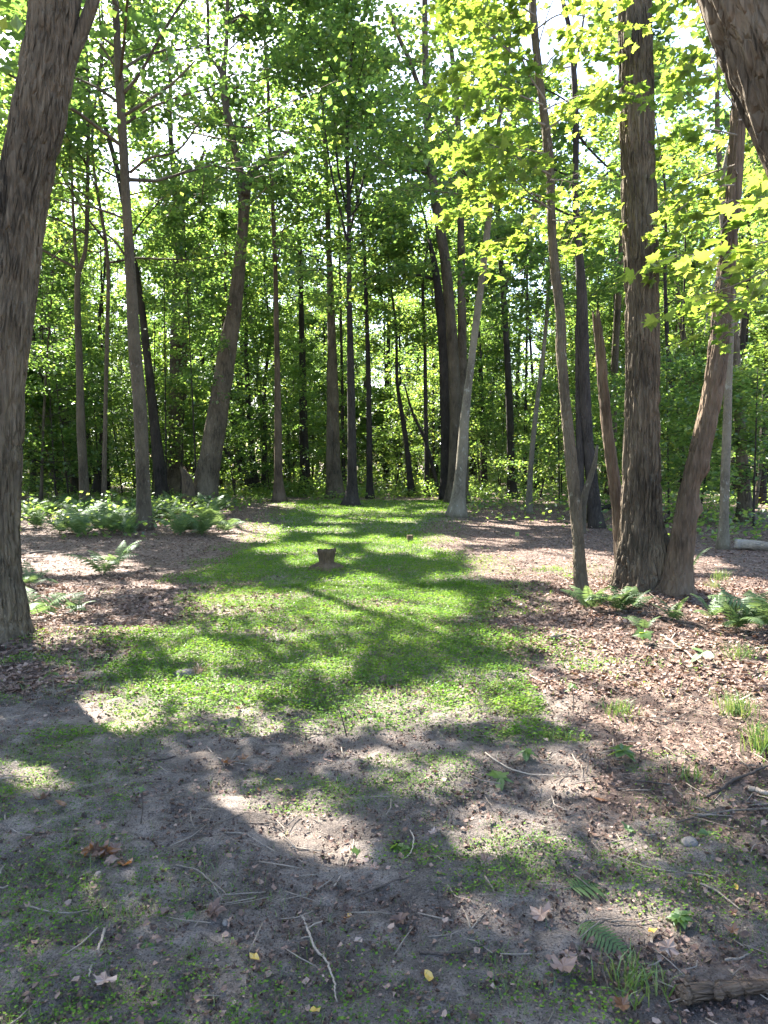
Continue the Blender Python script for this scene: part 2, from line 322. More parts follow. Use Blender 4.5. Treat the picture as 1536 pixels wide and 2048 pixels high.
# ------------------------------------------------------------------ where the sun reaches the floor: gaps between the crowns
LIT = [(75,1240,75,48),(115,1275,60,28),(612,1128,55,13),(700,1120,40,9),(480,1205,110,22),(720,1195,140,36),(880,1210,70,26),(600,1103,90,13),(700,1083,90,9),(830,1098,100,18),(640,1060,70,7),(740,1043,110,6),(820,1022,90,5),(660,1028,70,4),(915,1156,80,10),(1020,1150,90,12),
       (830,1412,130,34),(640,1330,70,14),(360,1405,130,28),(220,1440,110,44),(400,1320,90,22),(470,1380,70,18),(600,1655,130,52),(690,1700,90,40),(480,1610,60,20),(1020,1685,110,52),(75,1570,62,44),(630,1965,55,26),(900,1560,50,20),
       (1100,1130,170,36),(1190,1175,110,20),(960,1085,90,10),(880,1075,70,7),(1320,1330,240,75),(1180,1290,130,36),(1480,1390,130,60),(1400,1450,150,48),(1130,1420,70,26),(1150,1562,70,34),(1250,1855,110,34),(1480,1180,110,30),(1380,1130,90,20),(1530,1810,70,40),(1420,1510,120,28),
       (170,1128,120,22),(505,1065,75,24),(150,1185,70,14),(260,1275,90,16),(290,1170,50,10),(350,1285,60,14),(120,1030,120,14),(370,1025,90,16),(220,1050,60,9),(700,1445,60,14),(880,1260,50,10),(560,1270,70,10),(540,1440,50,14),(60,1250,60,30),(1240,1210,80,22),(1440,1235,90,25),(80,1210,50,24),(1050,1050,120,7)]
LITA = np.array(LIT, float); LITA[LITA[:, 1] > 1380, 2:] *= 1.18
def sunlit(x, y):                            # how open the canopy is over a place on the floor (0 closed, 1 gap)
    x = np.asarray(x, float); y = np.asarray(y, float)
    px, py = project(x, y, np.zeros_like(x)); r = np.zeros(x.shape)
    w1 = fbm(x * 1.6, y * 1.6, 0, 91, 3) - 0.5; w2 = fbm(x * 1.6, y * 1.6, 0, 97, 3) - 0.5
    far = np.clip(8 / np.maximum(y, 1), 0.1, 1.6)
    qx = px + w1 * 75 * far; qy = py + w2 * 40 * far
    for cx, cy_, rx, ry in LITA:
        r = np.maximum(r, ((qx - cx) / rx) ** 2 + ((qy - cy_) / ry) ** 2 < 1)
    frame = (px > -40) & (px < 1580) & (py < 2080) & (y > 0.5) & (y < 34)
    other = (fbm(x * 0.45, y * 0.45, 0, 101, 3) > 0.505).astype(float)
    r = np.where(frame, r, other)
    maple = (x > 3.6) & (x < 11) & (y > -1) & (y < 8.0) & ~frame            # gap that lets sun onto the maple sprays
    return np.where(maple, 0.92, r)
def shadow_foot(C):
    k = C[:, 2] / TO_SUN[2]
    return C[:, 0] - TO_SUN[0] * k, C[:, 1] - TO_SUN[1] * k

# ------------------------------------------------------------------ leaves
KITE = (np.array([[0, 0, 0], [0.42, 0.45, 0.07], [0, 1, -0.06], [-0.42, 0.45, 0.07]]), np.array([[0, 1, 2], [0, 2, 3]]))
STAR = (np.array([[0, 0, 0], [0.55, 0.15, .05], [0.28, .5, 0], [0, 1.05, -.08], [-.28, .5, 0], [-.55, .15, .05]]), np.array([[0, 1, 2], [0, 2, 3], [0, 3, 4], [0, 4, 5]]))
def maple_shape():
    pts = [(0, -.02), (.2, -.07), (.44, -.06), (.38, .1), (.62, .18), (.74, .4), (.48, .41), (.33, .45), (.4, .64), (.23, .63), (.14, .8), (0, 1.05)]
    L = [(-x, y) for x, y in pts[1:-1]][::-1]; P = pts + L
    V = [(0, .3, .0)] + [(x, y, .10 * abs(x) - .16 * (y - .3) ** 2) for x, y in P]; n = len(P)
    return np.array(V), np.array([[0, 1 + k, 1 + (k + 1) % n] for k in range(n)])
MAPLE = maple_shape()
def leaf_frames(n, rg, tilt=0.45, sunw=0.35):
    nor = unit(np.array([0, 0, 1.0]) * 0.8 + TO_SUN * sunw + rg.normal(0, tilt, (n, 3)))
    a = rg.normal(0, 1, (n, 3)); a[:, 2] -= 0.35; d = unit(a - nor * (a * nor).sum(1, keepdims=True))
    return np.cross(d, nor), d, nor
def leaf_mesh(C, S, tmpl, rg, frames=None, tilt=0.45):
    tv, tf = tmpl; n = len(C); s, d, nr = frames if frames is not None else leaf_frames(n, rg, tilt)
    V = C[:, None] + S[:, None, None] * (tv[None, :, :1] * s[:, None] + tv[None, :, 1:2] * d[:, None] + tv[None, :, 2:] * nr[:, None])
    F = (np.arange(n)[:, None, None] * len(tv) + tf[None]).reshape(-1, 3)
    return V.reshape(-1, 3), F
def crown_parts(trunk_pt, hb, H, R, nl, ns, nleaf, rg, rise=(0.1, 0.7), flat=0.10, lateral=0.3, profile=None):
    """limbs leaving the trunk between hb and H; leaf sprays along their side shoots. Returns leaf centres and limb tubes"""
    Cs, tubes = [], []; az = rg.random() * 6.28
    for k in range(nl):
        f = (k + rg.random()) / nl; h = hb + (H - hb) * f ** 0.9; az += 2.4 + rg.normal(0, .35)
        prof = (1 - 0.65 * f) if profile is None else profile(f)
        ln = R * prof * rg.uniform(0.7, 1.15); e = rg.uniform(*rise) + 0.35 * f
        p0 = trunk_pt(h); d = np.array([math.cos(az) * math.cos(e), math.sin(az) * math.cos(e), math.sin(e)])
        side = unit(np.cross(d, [0, 0, 1])); b = rg.normal(0, .18)
        t = np.linspace(0, 1, 6)[:, None]
        L = p0 + d * ln * t + side * ln * b * t * t + np.array([0, 0, 1]) * ln * 0.10 * np.sin(t * 5 + rg.random() * 6) * t
        r0 = np.clip(0.0085 * ln, 0.008, 0.05); tubes.append(tube(L, r0 * (1 - 0.85 * t[:, 0]), 5, cap=False))
        for q in range(ns):
            u = 0.22 + 0.78 * (q + rg.random()) / ns; i0 = min(int(u * 5), 4); fr = u * 5 - i0
            s0 = L[i0] * (1 - fr) + L[i0 + 1] * fr
            sg = 1 if q % 2 else -1; a2 = rg.uniform(0.5, 1.1) * sg
            hd = d * math.cos(a2) + side * math.sin(a2) + np.array([0, 0, rg.normal(0.0, .25)]); sl = ln * rg.uniform(.22, .42) * (1.15 - 0.5 * u) + 0.25
            s1 = s0 + unit(hd) * sl
            tubes.append(tube(np.array([s0, (s0 + s1) / 2 + rg.normal(0, .03, 3), s1]), np.array([r0 * .28, r0 * .2, r0 * .08]) + .003, 3, cap=False))
            m = max(2, int(nleaf * rg.uniform(.6, 1.4))); tt = rg.random(m)[:, None] ** 0.7 * 1.1
            c = s0 + (s1 - s0) * tt; perp = unit(np.cross(hd, [0, 0, 1]))
            c = c + perp * rg.normal(0, lateral * sl + .06, (m, 1)) + rg.normal(0, .05, (m, 3)); c[:, 2] += rg.normal(0, flat, m) - 0.05
            Cs.append(c)
    return np.vstack(Cs), tubes
TREES = []                                   # landmark trees, for naming what stands between them
def build_tree(name, label, pts, depth, bark, H=None, hb=None, R=3.0, nl=14, ns=8, nleaf=24, leaf=0.165, more=(1.35, 1.1, 2.0), seg=14, step=0.22, near=0, seed=1, flare=0.5, tmpl=KITE, lmat=None, forks=(), crown=True, top=None, group=None, foot=None, jag=0, bend=None, cull=True, lumps=(), short=None, cat='tree'):
    rg = np.random.default_rng(seed)
    W = [at(x, y, depth) for x, y, w in pts]; Rr = [w / 2 / FPX * depth for x, y, w in pts]
    g = float(gz(W[0][0], W[0][1])); W[0][2] = g - 0.06
    if bend is not None:
        for p in W: p[1] += bend * (p[2] - g)
    base = np.array([W[0][0], W[0][1], g])
    if H and W[-1][2] < H - 0.5:              # carry the trunk on up beyond the frame
        d = unit(W[-1] - W[-2]); d = unit(d * 0.6 + np.array([0, 0, 0.6])); hh = H - W[-1][2]; r_end = Rr[-1]
        for f in (0.35, 0.7, 1.0):
            W.append(W[len(pts) - 1] + d * hh / d[2] * f + np.append(rg.normal(0, .03 * hh, 2), 0)); Rr.append(max(r_end * (1 - 0.8 * f), 0.015))
    Pr = np.column_stack([np.array(W), np.array(Rr)]); ln = np.linalg.norm(np.diff(Pr[:, :3], axis=0), axis=1).sum()
    n = max(8, int(ln / step)); L = smooth_line(Pr, n)
    if near:
        zv = at(768, -60, depth)[2]; kk = np.arange(n); L = L[(L[:, 2] < zv) | (kk % 10 == 0) | (kk == n - 1)]; n = len(L)
    P, Rv = L[:, :3], np.maximum(L[:, 3], 0.008)
    for lx, ly, amp, wid in lumps: pass
    hz = P[:, 2] - g
    Rv = Rv * (1 + flare * np.exp(-np.maximum(hz, 0) / (0.18 + Rv[0])))
    ph = rg.random() * 6.28; nlobe = rg.integers(4, 7); bigR = float(np.mean(Rr[:2]))
    def disp(th, s, rr):
        ct, st = np.cos(th), np.sin(th)
        d = rr * 0.10 * (fbm(ct * 1.6 + seed, st * 1.6, s * 1.3, seed, 2) - 0.5) * 2
        d = d + rr * 0.30 * flare * np.maximum(np.cos(nlobe * th + ph + 0.8 * np.sin(th)), -0.2) * np.exp(-s / (0.22 + bigR))
        if near:
            k = 1 / near; cx, sx = ct * rr * k, st * rr * k
            w = 0.9 * (fbm(cx * 0.6, sx * 0.6, s * k * 0.25, seed + 9, 2) - 0.5)
            r = 1 - np.abs(2 * fbm(cx + w, sx + w, s * k * 0.085, seed + 3, 3) - 1)
            d = d + near * 0.85 * (np.clip((0.95 - r) * 3.6, 0, 1) - 0.6)
        for lx, ly, amp, wid in lumps:
            d = d + amp * np.exp(-(((th - lx + math.pi) % (2 * math.pi) - math.pi) / 0.7) ** 2 - ((s - ly) / wid) ** 2)
        return d
    root = thing(name, label, cat, base, group)
    V, F = tube(P, Rv, seg, disp, jag=jag)
    obj('trunk', new_mesh('trunk', V - base, F, bark, smooth=True), root)
    for fp in forks:                          # limbs one can see in the photograph
        fd = fp[1] if isinstance(fp, tuple) else depth; fl = fp[0] if isinstance(fp, tuple) else fp
        Q = np.array([np.append(at(x, y, fd), w / 2 / FPX * fd) for x, y, w in fl]); Q[1:, 1] += np.cumsum(rg.normal(0, .25 * min(1, depth / 27) ** 2, len(Q) - 1))
        if bend is not None: Q[:, 1] += bend * (Q[:, 2] - g)
        q = smooth_line(Q, 5 * len(Q)); V, F = tube(q[:, :3], np.maximum(q[:, 3], .006), 9, lambda th, s, rr: rr * .2 * (fbm(np.cos(th) * 2, np.sin(th) * 2, s * 3, seed, 2) - .5), jag=fp[2] if isinstance(fp, tuple) and len(fp) > 2 else 0)
        obj('branch', new_mesh('branch', V - base, F, bark, smooth=True), root)
    TREES.append((short or label, project(*at(pts[0][0], 900, depth))[0], depth))
    if crown:
        zs = P[:, 2]
        def tp(h): j = int(np.clip(np.searchsorted(zs, h), 1, n - 1)); return P[j]
        C, tubes = crown_parts(tp, hb, H, R * 1.15, int(nl * more[0]), int(ns * more[1]), int(nleaf * more[2]), rg)
        add_crown(root, base, C, tubes, min(leaf, .085 + .0033 * depth), tmpl, lmat or M_LEAF, rg, cull, bark)
    return root, base
def add_crown(root, base, C, tubes, leaf, tmpl, lmat, rg, cull, bark, twigs=True):
    if cull:
        fx, fy = shadow_foot(C); C = C[rg.random(len(C)) > 0.985 * sunlit(fx, fy)]
    C = C[C[:, 2] > 0.8]
    px, py = project(C[:, 0], C[:, 1], C[:, 2])
    V, F = leaf_mesh(C, leaf * rg.uniform(.7, 1.3, len(C)), tmpl, rg)
    tone = np.clip(rg.normal(.42, .2, len(C)) + .35 * (fbm(C[:, 0] * .7, C[:, 1] * .7, C[:, 2] * .7, 7, 2) - .5), 0, 1)
    obj('crown', new_mesh('crown', V - base, F, lmat, {'v': ('FACE', np.repeat(tone, len(tmpl[1])))}), root, kind='stuff')
    if cull:
        mid = np.array([V.mean(0) for V, _ in tubes]); fx, fy = shadow_foot(mid); lit = sunlit(fx, fy) > .5; tubes = [t for t, l in zip(tubes, lit) if not l and (twigs or len(t[0]) > 12)]
    if not tubes: return
    V, F = join(tubes); obj('branchwork', new_mesh('branchwork', V - base, F, bark, smooth=True), root, kind='stuff')

# ---- the trees one can tell apart, traced trunk by trunk: (photo x, photo y, width)
build_tree('tree', 'thick furrowed trunk at the left edge, leaning inward as it rises', [(-34,1292,124),(-26,1200,112),(-18,1000,102),(-6,800,98),(14,620,94),(36,450,92),(63,300,94),(84,200,98),(102,90,92),(112,0,88),(124,-150,82)], 6.45, M_BARK_BIG, H=15, hb=8.5, R=3.6, nl=14, ns=9, nleaf=26, seg=176, step=0.03, near=0.034, seed=11, flare=.5,
           forks=[[(98,300,20),(120,205,28),(141,125,26),(164,60,25),(186,0,23),(214,-110,20)], ([(56,195,22),(47,158,16),(44,130,8)], 6.35, .05)], short='thick leaning trunk at the left edge')
build_tree('tree', 'slim straight dark trunk rising out of the fern bed', [(290,1066,30),(287,980,27),(283,880,27),(277,780,26),(270,700,25),(263,580,21),(255,450,18),(247,300,17),(240,180,16),(233,50,13),(229,-40,12)], 16.6, M_BARK_MOTTLED, H=17, hb=6.5, R=4.6, nl=20, ns=10, nleaf=17, seed=12, flare=.25,
           forks=[[(247,232,7),(290,205,6),(340,165,5),(388,118,3)], [(246,188,7),(275,150,6),(330,70,5),(378,-5,4)], [(260,345,6),(300,320,5),(350,300,4),(395,238,3)], [(240,150,5),(205,95,4),(180,60,3)], [(258,520,5),(215,470,4),(170,455,3),(95,520,2)], [(256,440,5),(200,420,4),(110,400,3)]], short='slim trunk in the fern bed')
build_tree('tree', 'stout leaning tree forked high up, one fork a snapped stub', [(406,1012,58),(414,960,47),(424,900,43),(440,800,40),(455,700,36),(470,610,29),(478,540,25),(486,450,21),(488,385,24),(480,345,15),(466,280,13),(452,210,14),(446,150,13),(452,100,8),(455,0,7)], 27, M_BARK, H=22, hb=13.2, R=4.6, nl=16, ns=9, nleaf=26, seed=13, flare=.2,
           forks=[([(490,390,17),(503,352,15),(522,325,13),(548,314,12),(570,305,11),(584,296,9)], 26.8, .12), [(446,150,11),(430,122,9),(417,110,8),(412,0,6),(405,-90,5)], [(456,62,5),(485,46,5),(512,43,4),(530,28,3)]], short='stout forked leaning tree')
build_tree('tree', 'twin-stemmed dark tree standing close behind the stout forked one', [(352,1000,36),(352,900,30),(350,800,24),(350,700,20),(352,600,18),(356,520,20),(358,440,24),(352,390,14),(346,330,11),(340,250,9)], 33, M_BARK, H=22, hb=11, R=3.6, nl=16, ns=8, nleaf=22, seed=14,
           forks=[[(352,900,18),(362,780,17),(366,690,16),(366,600,14),(362,500,13)], [(360,440,14),(372,365,11),(385,325,8),(402,285,6)], [(364,440,8),(380,420,7),(405,402,5),(432,388,4)]], short='twin-stemmed dark tree')
build_tree('tree', 'dark trunk curving out from behind the slim fern-bed trunk', [(327,1000,24),(318,930,24),(310,860,20),(302,780,17),(293,700,15),(284,620,14),(268,520,12),(250,420,11),(232,330,10)], 29, M_BARK_DARK, H=19, hb=8.5, R=4.2, nl=16, ns=9, nleaf=24, seed=15, short='dark curving trunk behind the ferns')
build_tree('tree', 'thin mottled trunk forked into two upright stems beside the ferns', [(171,1008,20),(166,930,17),(162,850,17),(160,760,14),(157,680,13),(155,600,12),(156,550,11),(170,505,8),(174,430,8),(176,330,7),(178,200,6)], 24, M_BARK_MOTTLED, H=18, hb=7, R=4.4, nl=22, ns=9, nleaf=26, seed=16, flare=.3,
           forks=[[(156,552,8),(148,500,7),(147,450,6),(150,350,5),(152,260,4)]], short='thin forked mottled trunk')
build_tree('tree', 'thin grey upright trunk between the forked mottled one and the fern-bed trunk', [(207,1000,10),(209,920,9),(211,820,8),(214,680,8),(215,520,7)], 25, M_BARK, H=18, hb=7.5, R=4.4, nl=20, ns=9, nleaf=26, seed=40, short='thin grey upright trunk')
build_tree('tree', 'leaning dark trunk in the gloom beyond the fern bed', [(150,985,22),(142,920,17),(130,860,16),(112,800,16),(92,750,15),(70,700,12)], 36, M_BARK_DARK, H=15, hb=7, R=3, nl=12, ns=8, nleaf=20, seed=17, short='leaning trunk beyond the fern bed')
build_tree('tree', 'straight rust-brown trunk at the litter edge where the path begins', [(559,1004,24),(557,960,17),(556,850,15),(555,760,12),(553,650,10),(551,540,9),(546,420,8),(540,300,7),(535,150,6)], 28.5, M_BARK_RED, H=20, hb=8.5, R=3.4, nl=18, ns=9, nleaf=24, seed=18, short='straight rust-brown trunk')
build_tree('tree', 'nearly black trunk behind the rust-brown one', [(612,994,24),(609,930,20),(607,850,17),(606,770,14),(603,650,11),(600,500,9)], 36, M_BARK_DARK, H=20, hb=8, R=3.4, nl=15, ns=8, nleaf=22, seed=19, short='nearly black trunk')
build_tree('tree', 'broad grey two-stemmed trunk just behind the charred tree', [(672,998,32),(670,940,24),(669,850,20),(667,760,18),(664,680,17),(660,560,13),(655,420,10),(650,280,9)], 32, M_BARK, H=22, hb=9, R=3.8, nl=18, ns=9, nleaf=22, seed=20,
           forks=[[(660,980,16),(660,900,14),(660,820,13),(660,740,11),(662,640,8)]], short='broad grey two-stemmed trunk')
build_tree('tree', 'straight trunk charred black at its foot, where the green path turns', [(702,1014,30),(704,980,21),(704,900,18),(703,820,16),(701,720,14),(699,620,11),(698,500,9),(697,380,8),(694,300,7),(700,150,6)], 26, M_BARK_DARK, H=19, hb=6.5, R=3.6, nl=22, ns=9, nleaf=24, seed=21, flare=.6,
           forks=[[(698,500,6),(680,420,5),(660,330,4),(640,180,3)], [(698,470,6),(720,380,5),(745,310,4),(772,270,3)], [(697,400,5),(710,320,4),(722,200,3),(730,80,2)], [(698,440,5),(675,330,4),(668,220,3)]], short='charred trunk at the path turn')
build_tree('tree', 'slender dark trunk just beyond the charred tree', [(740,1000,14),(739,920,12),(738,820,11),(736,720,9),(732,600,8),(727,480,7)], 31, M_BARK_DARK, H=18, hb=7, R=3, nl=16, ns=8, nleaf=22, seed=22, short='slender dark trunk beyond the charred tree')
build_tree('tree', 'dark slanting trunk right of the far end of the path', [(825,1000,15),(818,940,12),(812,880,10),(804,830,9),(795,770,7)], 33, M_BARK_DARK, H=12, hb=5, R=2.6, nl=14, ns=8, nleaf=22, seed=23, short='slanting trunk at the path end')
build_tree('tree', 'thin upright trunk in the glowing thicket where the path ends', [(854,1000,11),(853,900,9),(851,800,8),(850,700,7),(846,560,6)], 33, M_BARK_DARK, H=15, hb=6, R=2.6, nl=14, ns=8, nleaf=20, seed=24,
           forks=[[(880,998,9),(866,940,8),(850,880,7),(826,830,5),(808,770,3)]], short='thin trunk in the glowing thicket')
build_tree('tree', 'tall twin-stemmed grey tree whose two trunks rise side by side', [(914,1006,48),(914,960,36),(912,850,26),(907,720,22),(900,620,21),(890,520,20),(877,440,19),(866,370,18),(858,290,16),(852,190,14),(850,90,12),(850,-20,11)], 28, M_BARK, H=23, hb=11, R=4.0, nl=16, ns=9, nleaf=24, seed=25, flare=.25,
           forks=[[(926,980,24),(930,850,22),(931,720,19),(929,580,17),(927,420,14),(925,280,13),(919,160,11),(908,60,9),(900,-40,8)], [(853,210,11),(838,165,10),(818,112,9),(798,74,8),(774,12,6)], [(876,430,5),(900,390,4),(918,335,3)]], short='tall twin-stemmed grey tree')
build_tree('tree', 'short dead trunk with a snapped crown leaning on the tall twin-stemmed tree', [(896,1004,34),(894,900,26),(891,780,23),(887,690,22),(880,610,19),(872,550,15),(864,505,11),(860,486,7)], 29.5, M_BARK_DARK, seed=26, crown=False, jag=.3, flare=.2, forks=[[(870,560,7),(845,548,5),(818,540,4),(800,535,3)]], cat='dead tree', short='snapped dead trunk')
build_tree('tree', 'pale smooth trunk curving upward at the litter edge of the path', [(912,1040,34),(918,980,24),(925,900,21),(930,830,18),(938,760,15),(948,680,14),(957,610,14),(967,530,13),(977,440,12),(986,360,10),(994,270,9)], 20.5, M_BARK_PALE, H=16, hb=7.5, R=4.0, nl=18, ns=9, nleaf=26, seed=27, flare=.4, short='pale curving trunk')
build_tree('tree', 'straight dark trunk standing in the litter past the pale curving one', [(1024,996,20),(1022,930,16),(1020,850,15),(1016,740,13),(1010,640,12),(1004,550,11),(998,480,10),(993,380,9)], 31, M_BARK_DARK, H=20, hb=8, R=3.4, nl=16, ns=9, nleaf=24, seed=28, short='straight dark trunk past the pale one')
build_tree('tree', 'thin pale sapling trunk leaning over the shaded litter', [(1057,1027,13),(1060,960,11),(1066,880,10),(1076,790,9),(1086,710,8),(1094,630,7),(1100,560,6)], 22.5, M_BARK_PALE, H=11, hb=4.8, R=2.3, nl=14, ns=8, nleaf=24, seed=29, short='thin pale leaning sapling')
build_tree('tree', 'dark double trunk seen between the crooked maple and the broken snag', [(1192,1052,26),(1184,960,24),(1175,880,23),(1170,780,22),(1167,680,21),(1163,580,20),(1157,490,15),(1151,390,12),(1152,270,12),(1148,150,11),(1139,60,9),(1124,-10,8)], 17.5, M_BARK_DARK, H=15, hb=6.2, R=3.0, nl=16, ns=9, nleaf=26, seed=30, tmpl=STAR,
           forks=[[(1162,1040,16),(1160,900,15),(1160,760,14),(1160,640,12),(1162,580,9)], [(1150,260,6),(1175,290,5),(1215,330,4),(1245,350,3)], [(1148,150,6),(1160,90,5),(1172,20,4)]], short='dark double trunk')
crooked, crooked_b = build_tree('tree', 'thin crooked maple trunk in front of the big furrowed tree', [(1164,1208,30),(1160,1150,25),(1156,1080,22),(1150,1000,24),(1142,920,23),(1134,840,21),(1127,770,20),(1122,690,20),(1121,630,18),(1112,560,18),(1106,500,17),(1102,420,16),(1100,350,16),(1095,285,18),(1086,210,15),(1076,130,14),(1068,50,14),(1064,-20,13)], 8.45, M_BARK_MOTTLED, H=8.6, seg=40, step=.05, seed=31, crown=False, flare=.15, near=0.012, short='thin crooked maple')
build_tree('tree', 'broken red-brown snag with a splintered top leaning against the big tree', [(1246,1100,26),(1236,1020,25),(1228,960,24),(1217,880,22),(1209,800,21),(1202,720,20),(1196,660,17),(1194,640,15)], 9.6, M_BARK_RED, seed=32, crown=False, jag=.16, seg=28, step=.06, flare=.1, near=.014, cat='dead tree', short='broken red-brown snag')
build_tree('tree', 'big furrowed grey trunk with a swollen foot among ferns', [(1280,1196,96),(1281,1150,90),(1282,1080,80),(1283,1000,72),(1284,900,67),(1285,780,63),(1284,620,62),(1280,460,65),(1275,300,63),(1271,150,61),(1268,0,59),(1265,-150,55)], 8.75, M_BARK_BIG, H=17, hb=9.5, R=3.8, nl=14, ns=8, nleaf=24, seg=176, step=.03, near=.032, seed=33, flare=.28, lumps=((2.75, .42, .12, .28),), short='big furrowed trunk')
leaner, leaner_b = build_tree('tree', 'reddish leaning trunk with a knobbly burl beside the big furrowed tree', [(1348,1212,58),(1355,1150,46),(1364,1080,42),(1374,1020,40),(1388,950,39),(1410,860,38),(1428,770,37),(1438,690,37),(1446,600,35),(1456,510,31),(1465,420,29),(1471,320,27),(1477,220,26),(1482,110,25),(1486,-20,23)], 8.4, M_BARK_RED, H=9.5, seg=64, step=.05, seed=34, crown=False, flare=.42, near=.024, lumps=((3.3, 1.02, .07, .09), (2.2, 1.2, -.05, .18), (3.0, 1.5, .05, .1)), forks=[[(1372,1015,16),(1366,1000,17),(1370,975,13),(1382,925,9),(1394,880,6)]], short='reddish leaning trunk with a burl')
build_tree('tree', 'pale mottled thin trunk beyond the reddish leaning one', [(1446,1098,24),(1448,1040,18),(1450,960,18),(1453,880,17),(1456,790,15),(1459,700,14),(1463,600,12)], 13.5, M_BARK_PALE, H=10, hb=5.2, R=2.4, nl=14, ns=8, nleaf=28, seed=35, tmpl=STAR, flare=.25, short='pale mottled thin trunk')
build_tree('tree', 'upright grey trunk over dark leafy undergrowth near the fallen log', [(1492,1036,28),(1487,960,23),(1482,880,21),(1477,800,19),(1472,720,17),(1467,640,15),(1462,540,13)], 19.5, M_BARK, H=17, hb=6.5, R=3.2, nl=18, ns=9, nleaf=26, seed=36, short='upright grey trunk by the fallen log')
build_tree('tree', 'massive rough-barked trunk slanting across the upper right corner', [(2170,1640,280),(2080,1400,250),(1982,1150,238),(1874,880,228),(1762,590,218),(1690,400,212),(1611,190,204),(1531,0,196),(1462,-180,190)], 3.45, M_BARK_BIG, H=14, hb=8.5, R=3.4, nl=10, ns=8, nleaf=20, seg=200, step=.03, near=.036, seed=37, short='massive slanting trunk in the upper corner')
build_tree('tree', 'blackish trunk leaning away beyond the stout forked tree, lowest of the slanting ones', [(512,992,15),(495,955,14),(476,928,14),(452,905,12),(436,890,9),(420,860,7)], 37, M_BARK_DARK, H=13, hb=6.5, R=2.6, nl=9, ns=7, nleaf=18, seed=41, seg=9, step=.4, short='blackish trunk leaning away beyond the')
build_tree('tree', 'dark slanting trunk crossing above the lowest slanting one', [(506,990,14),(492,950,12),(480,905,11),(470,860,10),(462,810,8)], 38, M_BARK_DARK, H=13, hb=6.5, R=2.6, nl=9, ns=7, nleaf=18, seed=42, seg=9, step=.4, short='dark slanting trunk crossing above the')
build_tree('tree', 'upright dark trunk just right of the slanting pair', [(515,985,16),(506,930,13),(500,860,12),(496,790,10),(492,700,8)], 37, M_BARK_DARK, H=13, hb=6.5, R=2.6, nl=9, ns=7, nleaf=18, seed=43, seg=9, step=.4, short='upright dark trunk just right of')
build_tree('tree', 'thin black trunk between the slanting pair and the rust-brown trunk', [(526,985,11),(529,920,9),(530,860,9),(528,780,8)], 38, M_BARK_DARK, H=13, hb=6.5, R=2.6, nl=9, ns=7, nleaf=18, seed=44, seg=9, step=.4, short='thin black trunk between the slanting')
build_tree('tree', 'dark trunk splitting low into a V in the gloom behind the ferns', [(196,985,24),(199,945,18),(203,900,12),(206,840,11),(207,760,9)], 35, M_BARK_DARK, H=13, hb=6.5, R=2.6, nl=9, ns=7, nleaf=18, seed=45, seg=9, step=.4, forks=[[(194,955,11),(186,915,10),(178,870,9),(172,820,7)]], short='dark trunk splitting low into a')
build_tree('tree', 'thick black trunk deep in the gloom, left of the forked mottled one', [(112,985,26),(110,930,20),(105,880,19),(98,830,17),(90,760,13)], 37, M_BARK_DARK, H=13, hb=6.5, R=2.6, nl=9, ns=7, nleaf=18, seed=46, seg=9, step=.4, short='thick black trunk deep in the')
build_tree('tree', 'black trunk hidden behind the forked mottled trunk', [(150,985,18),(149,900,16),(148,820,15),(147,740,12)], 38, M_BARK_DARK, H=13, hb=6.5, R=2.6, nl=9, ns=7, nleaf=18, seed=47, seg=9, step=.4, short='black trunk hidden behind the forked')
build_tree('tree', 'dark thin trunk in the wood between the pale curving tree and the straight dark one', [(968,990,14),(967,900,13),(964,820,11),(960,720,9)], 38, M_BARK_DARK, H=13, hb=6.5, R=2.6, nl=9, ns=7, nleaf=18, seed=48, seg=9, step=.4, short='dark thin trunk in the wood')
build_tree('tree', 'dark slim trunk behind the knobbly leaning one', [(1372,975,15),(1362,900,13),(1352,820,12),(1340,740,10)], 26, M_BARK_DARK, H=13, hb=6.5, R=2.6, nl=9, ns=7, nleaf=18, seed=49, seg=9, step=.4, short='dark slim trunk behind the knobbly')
build_tree('tree', 'slim dark trunk at the right edge beyond the fallen log', [(1524,985,16),(1526,900,14),(1530,800,13),(1534,700,11)], 27, M_BARK_DARK, H=13, hb=6.5, R=2.6, nl=9, ns=7, nleaf=18, seed=50, seg=9, step=.4, short='slim dark trunk at the right')
build_tree('snag', 'short splintered stump leaning beside the stout forked tree', [(378,1005,26),(376,975,24),(372,955,18),(368,944,10)], 26.3, M_BARK_RED, seed=38, crown=False, jag=.35, flare=.1, step=.1, cat='dead tree', short='splintered snag')
build_tree('dead_stem', 'bare bleached stem leaning on the dark double trunk', [(1162,1062,17),(1166,1010,14),(1174,975,13),(1182,952,11),(1190,925,9),(1194,895,5)], 16.2, M_BARK_MOTTLED, seed=39, crown=False, flare=.2, step=.12, jag=.1, cat='dead tree', short='bleached stem')

# ---- trees that stand out of view towards the sun; their crowns shade the clearing
def off_tree(x, y, H, hb, R, seed, nl=22, ns=10, nleaf=46, leaf=.16, r=.16, label=None):
    rg = np.random.default_rng(seed); g = float(gz(x, y)); base = np.array([x, y, g])
    P = np.array([[x, y, g - .06], [x + rg.normal(0, .1), y, g + H * .3], [x + rg.normal(0, .4), y + rg.normal(0, .3), g + H * .65], [x + rg.normal(0, .6), y, g + H]])
    L = smooth_line(np.column_stack([P, [r, r * .8, r * .5, .02]]), 24)
    root = thing('tree', label, 'tree', base, 'trees standing outside the view on the sunny side')
    V, F = tube(L[:, :3], L[:, 3], 10); obj('trunk', new_mesh('trunk', V - base, F, M_BARK, smooth=True), root)
    tp = lambda h: L[int(np.clip((h - g) / H * 23, 0, 23)), :3]
    C, tb = crown_parts(tp, hb, H, R, nl, ns, nleaf, rg)
    add_crown(root, base, C, tb, leaf, KITE, M_LEAF, rg, True, M_BARK, False)
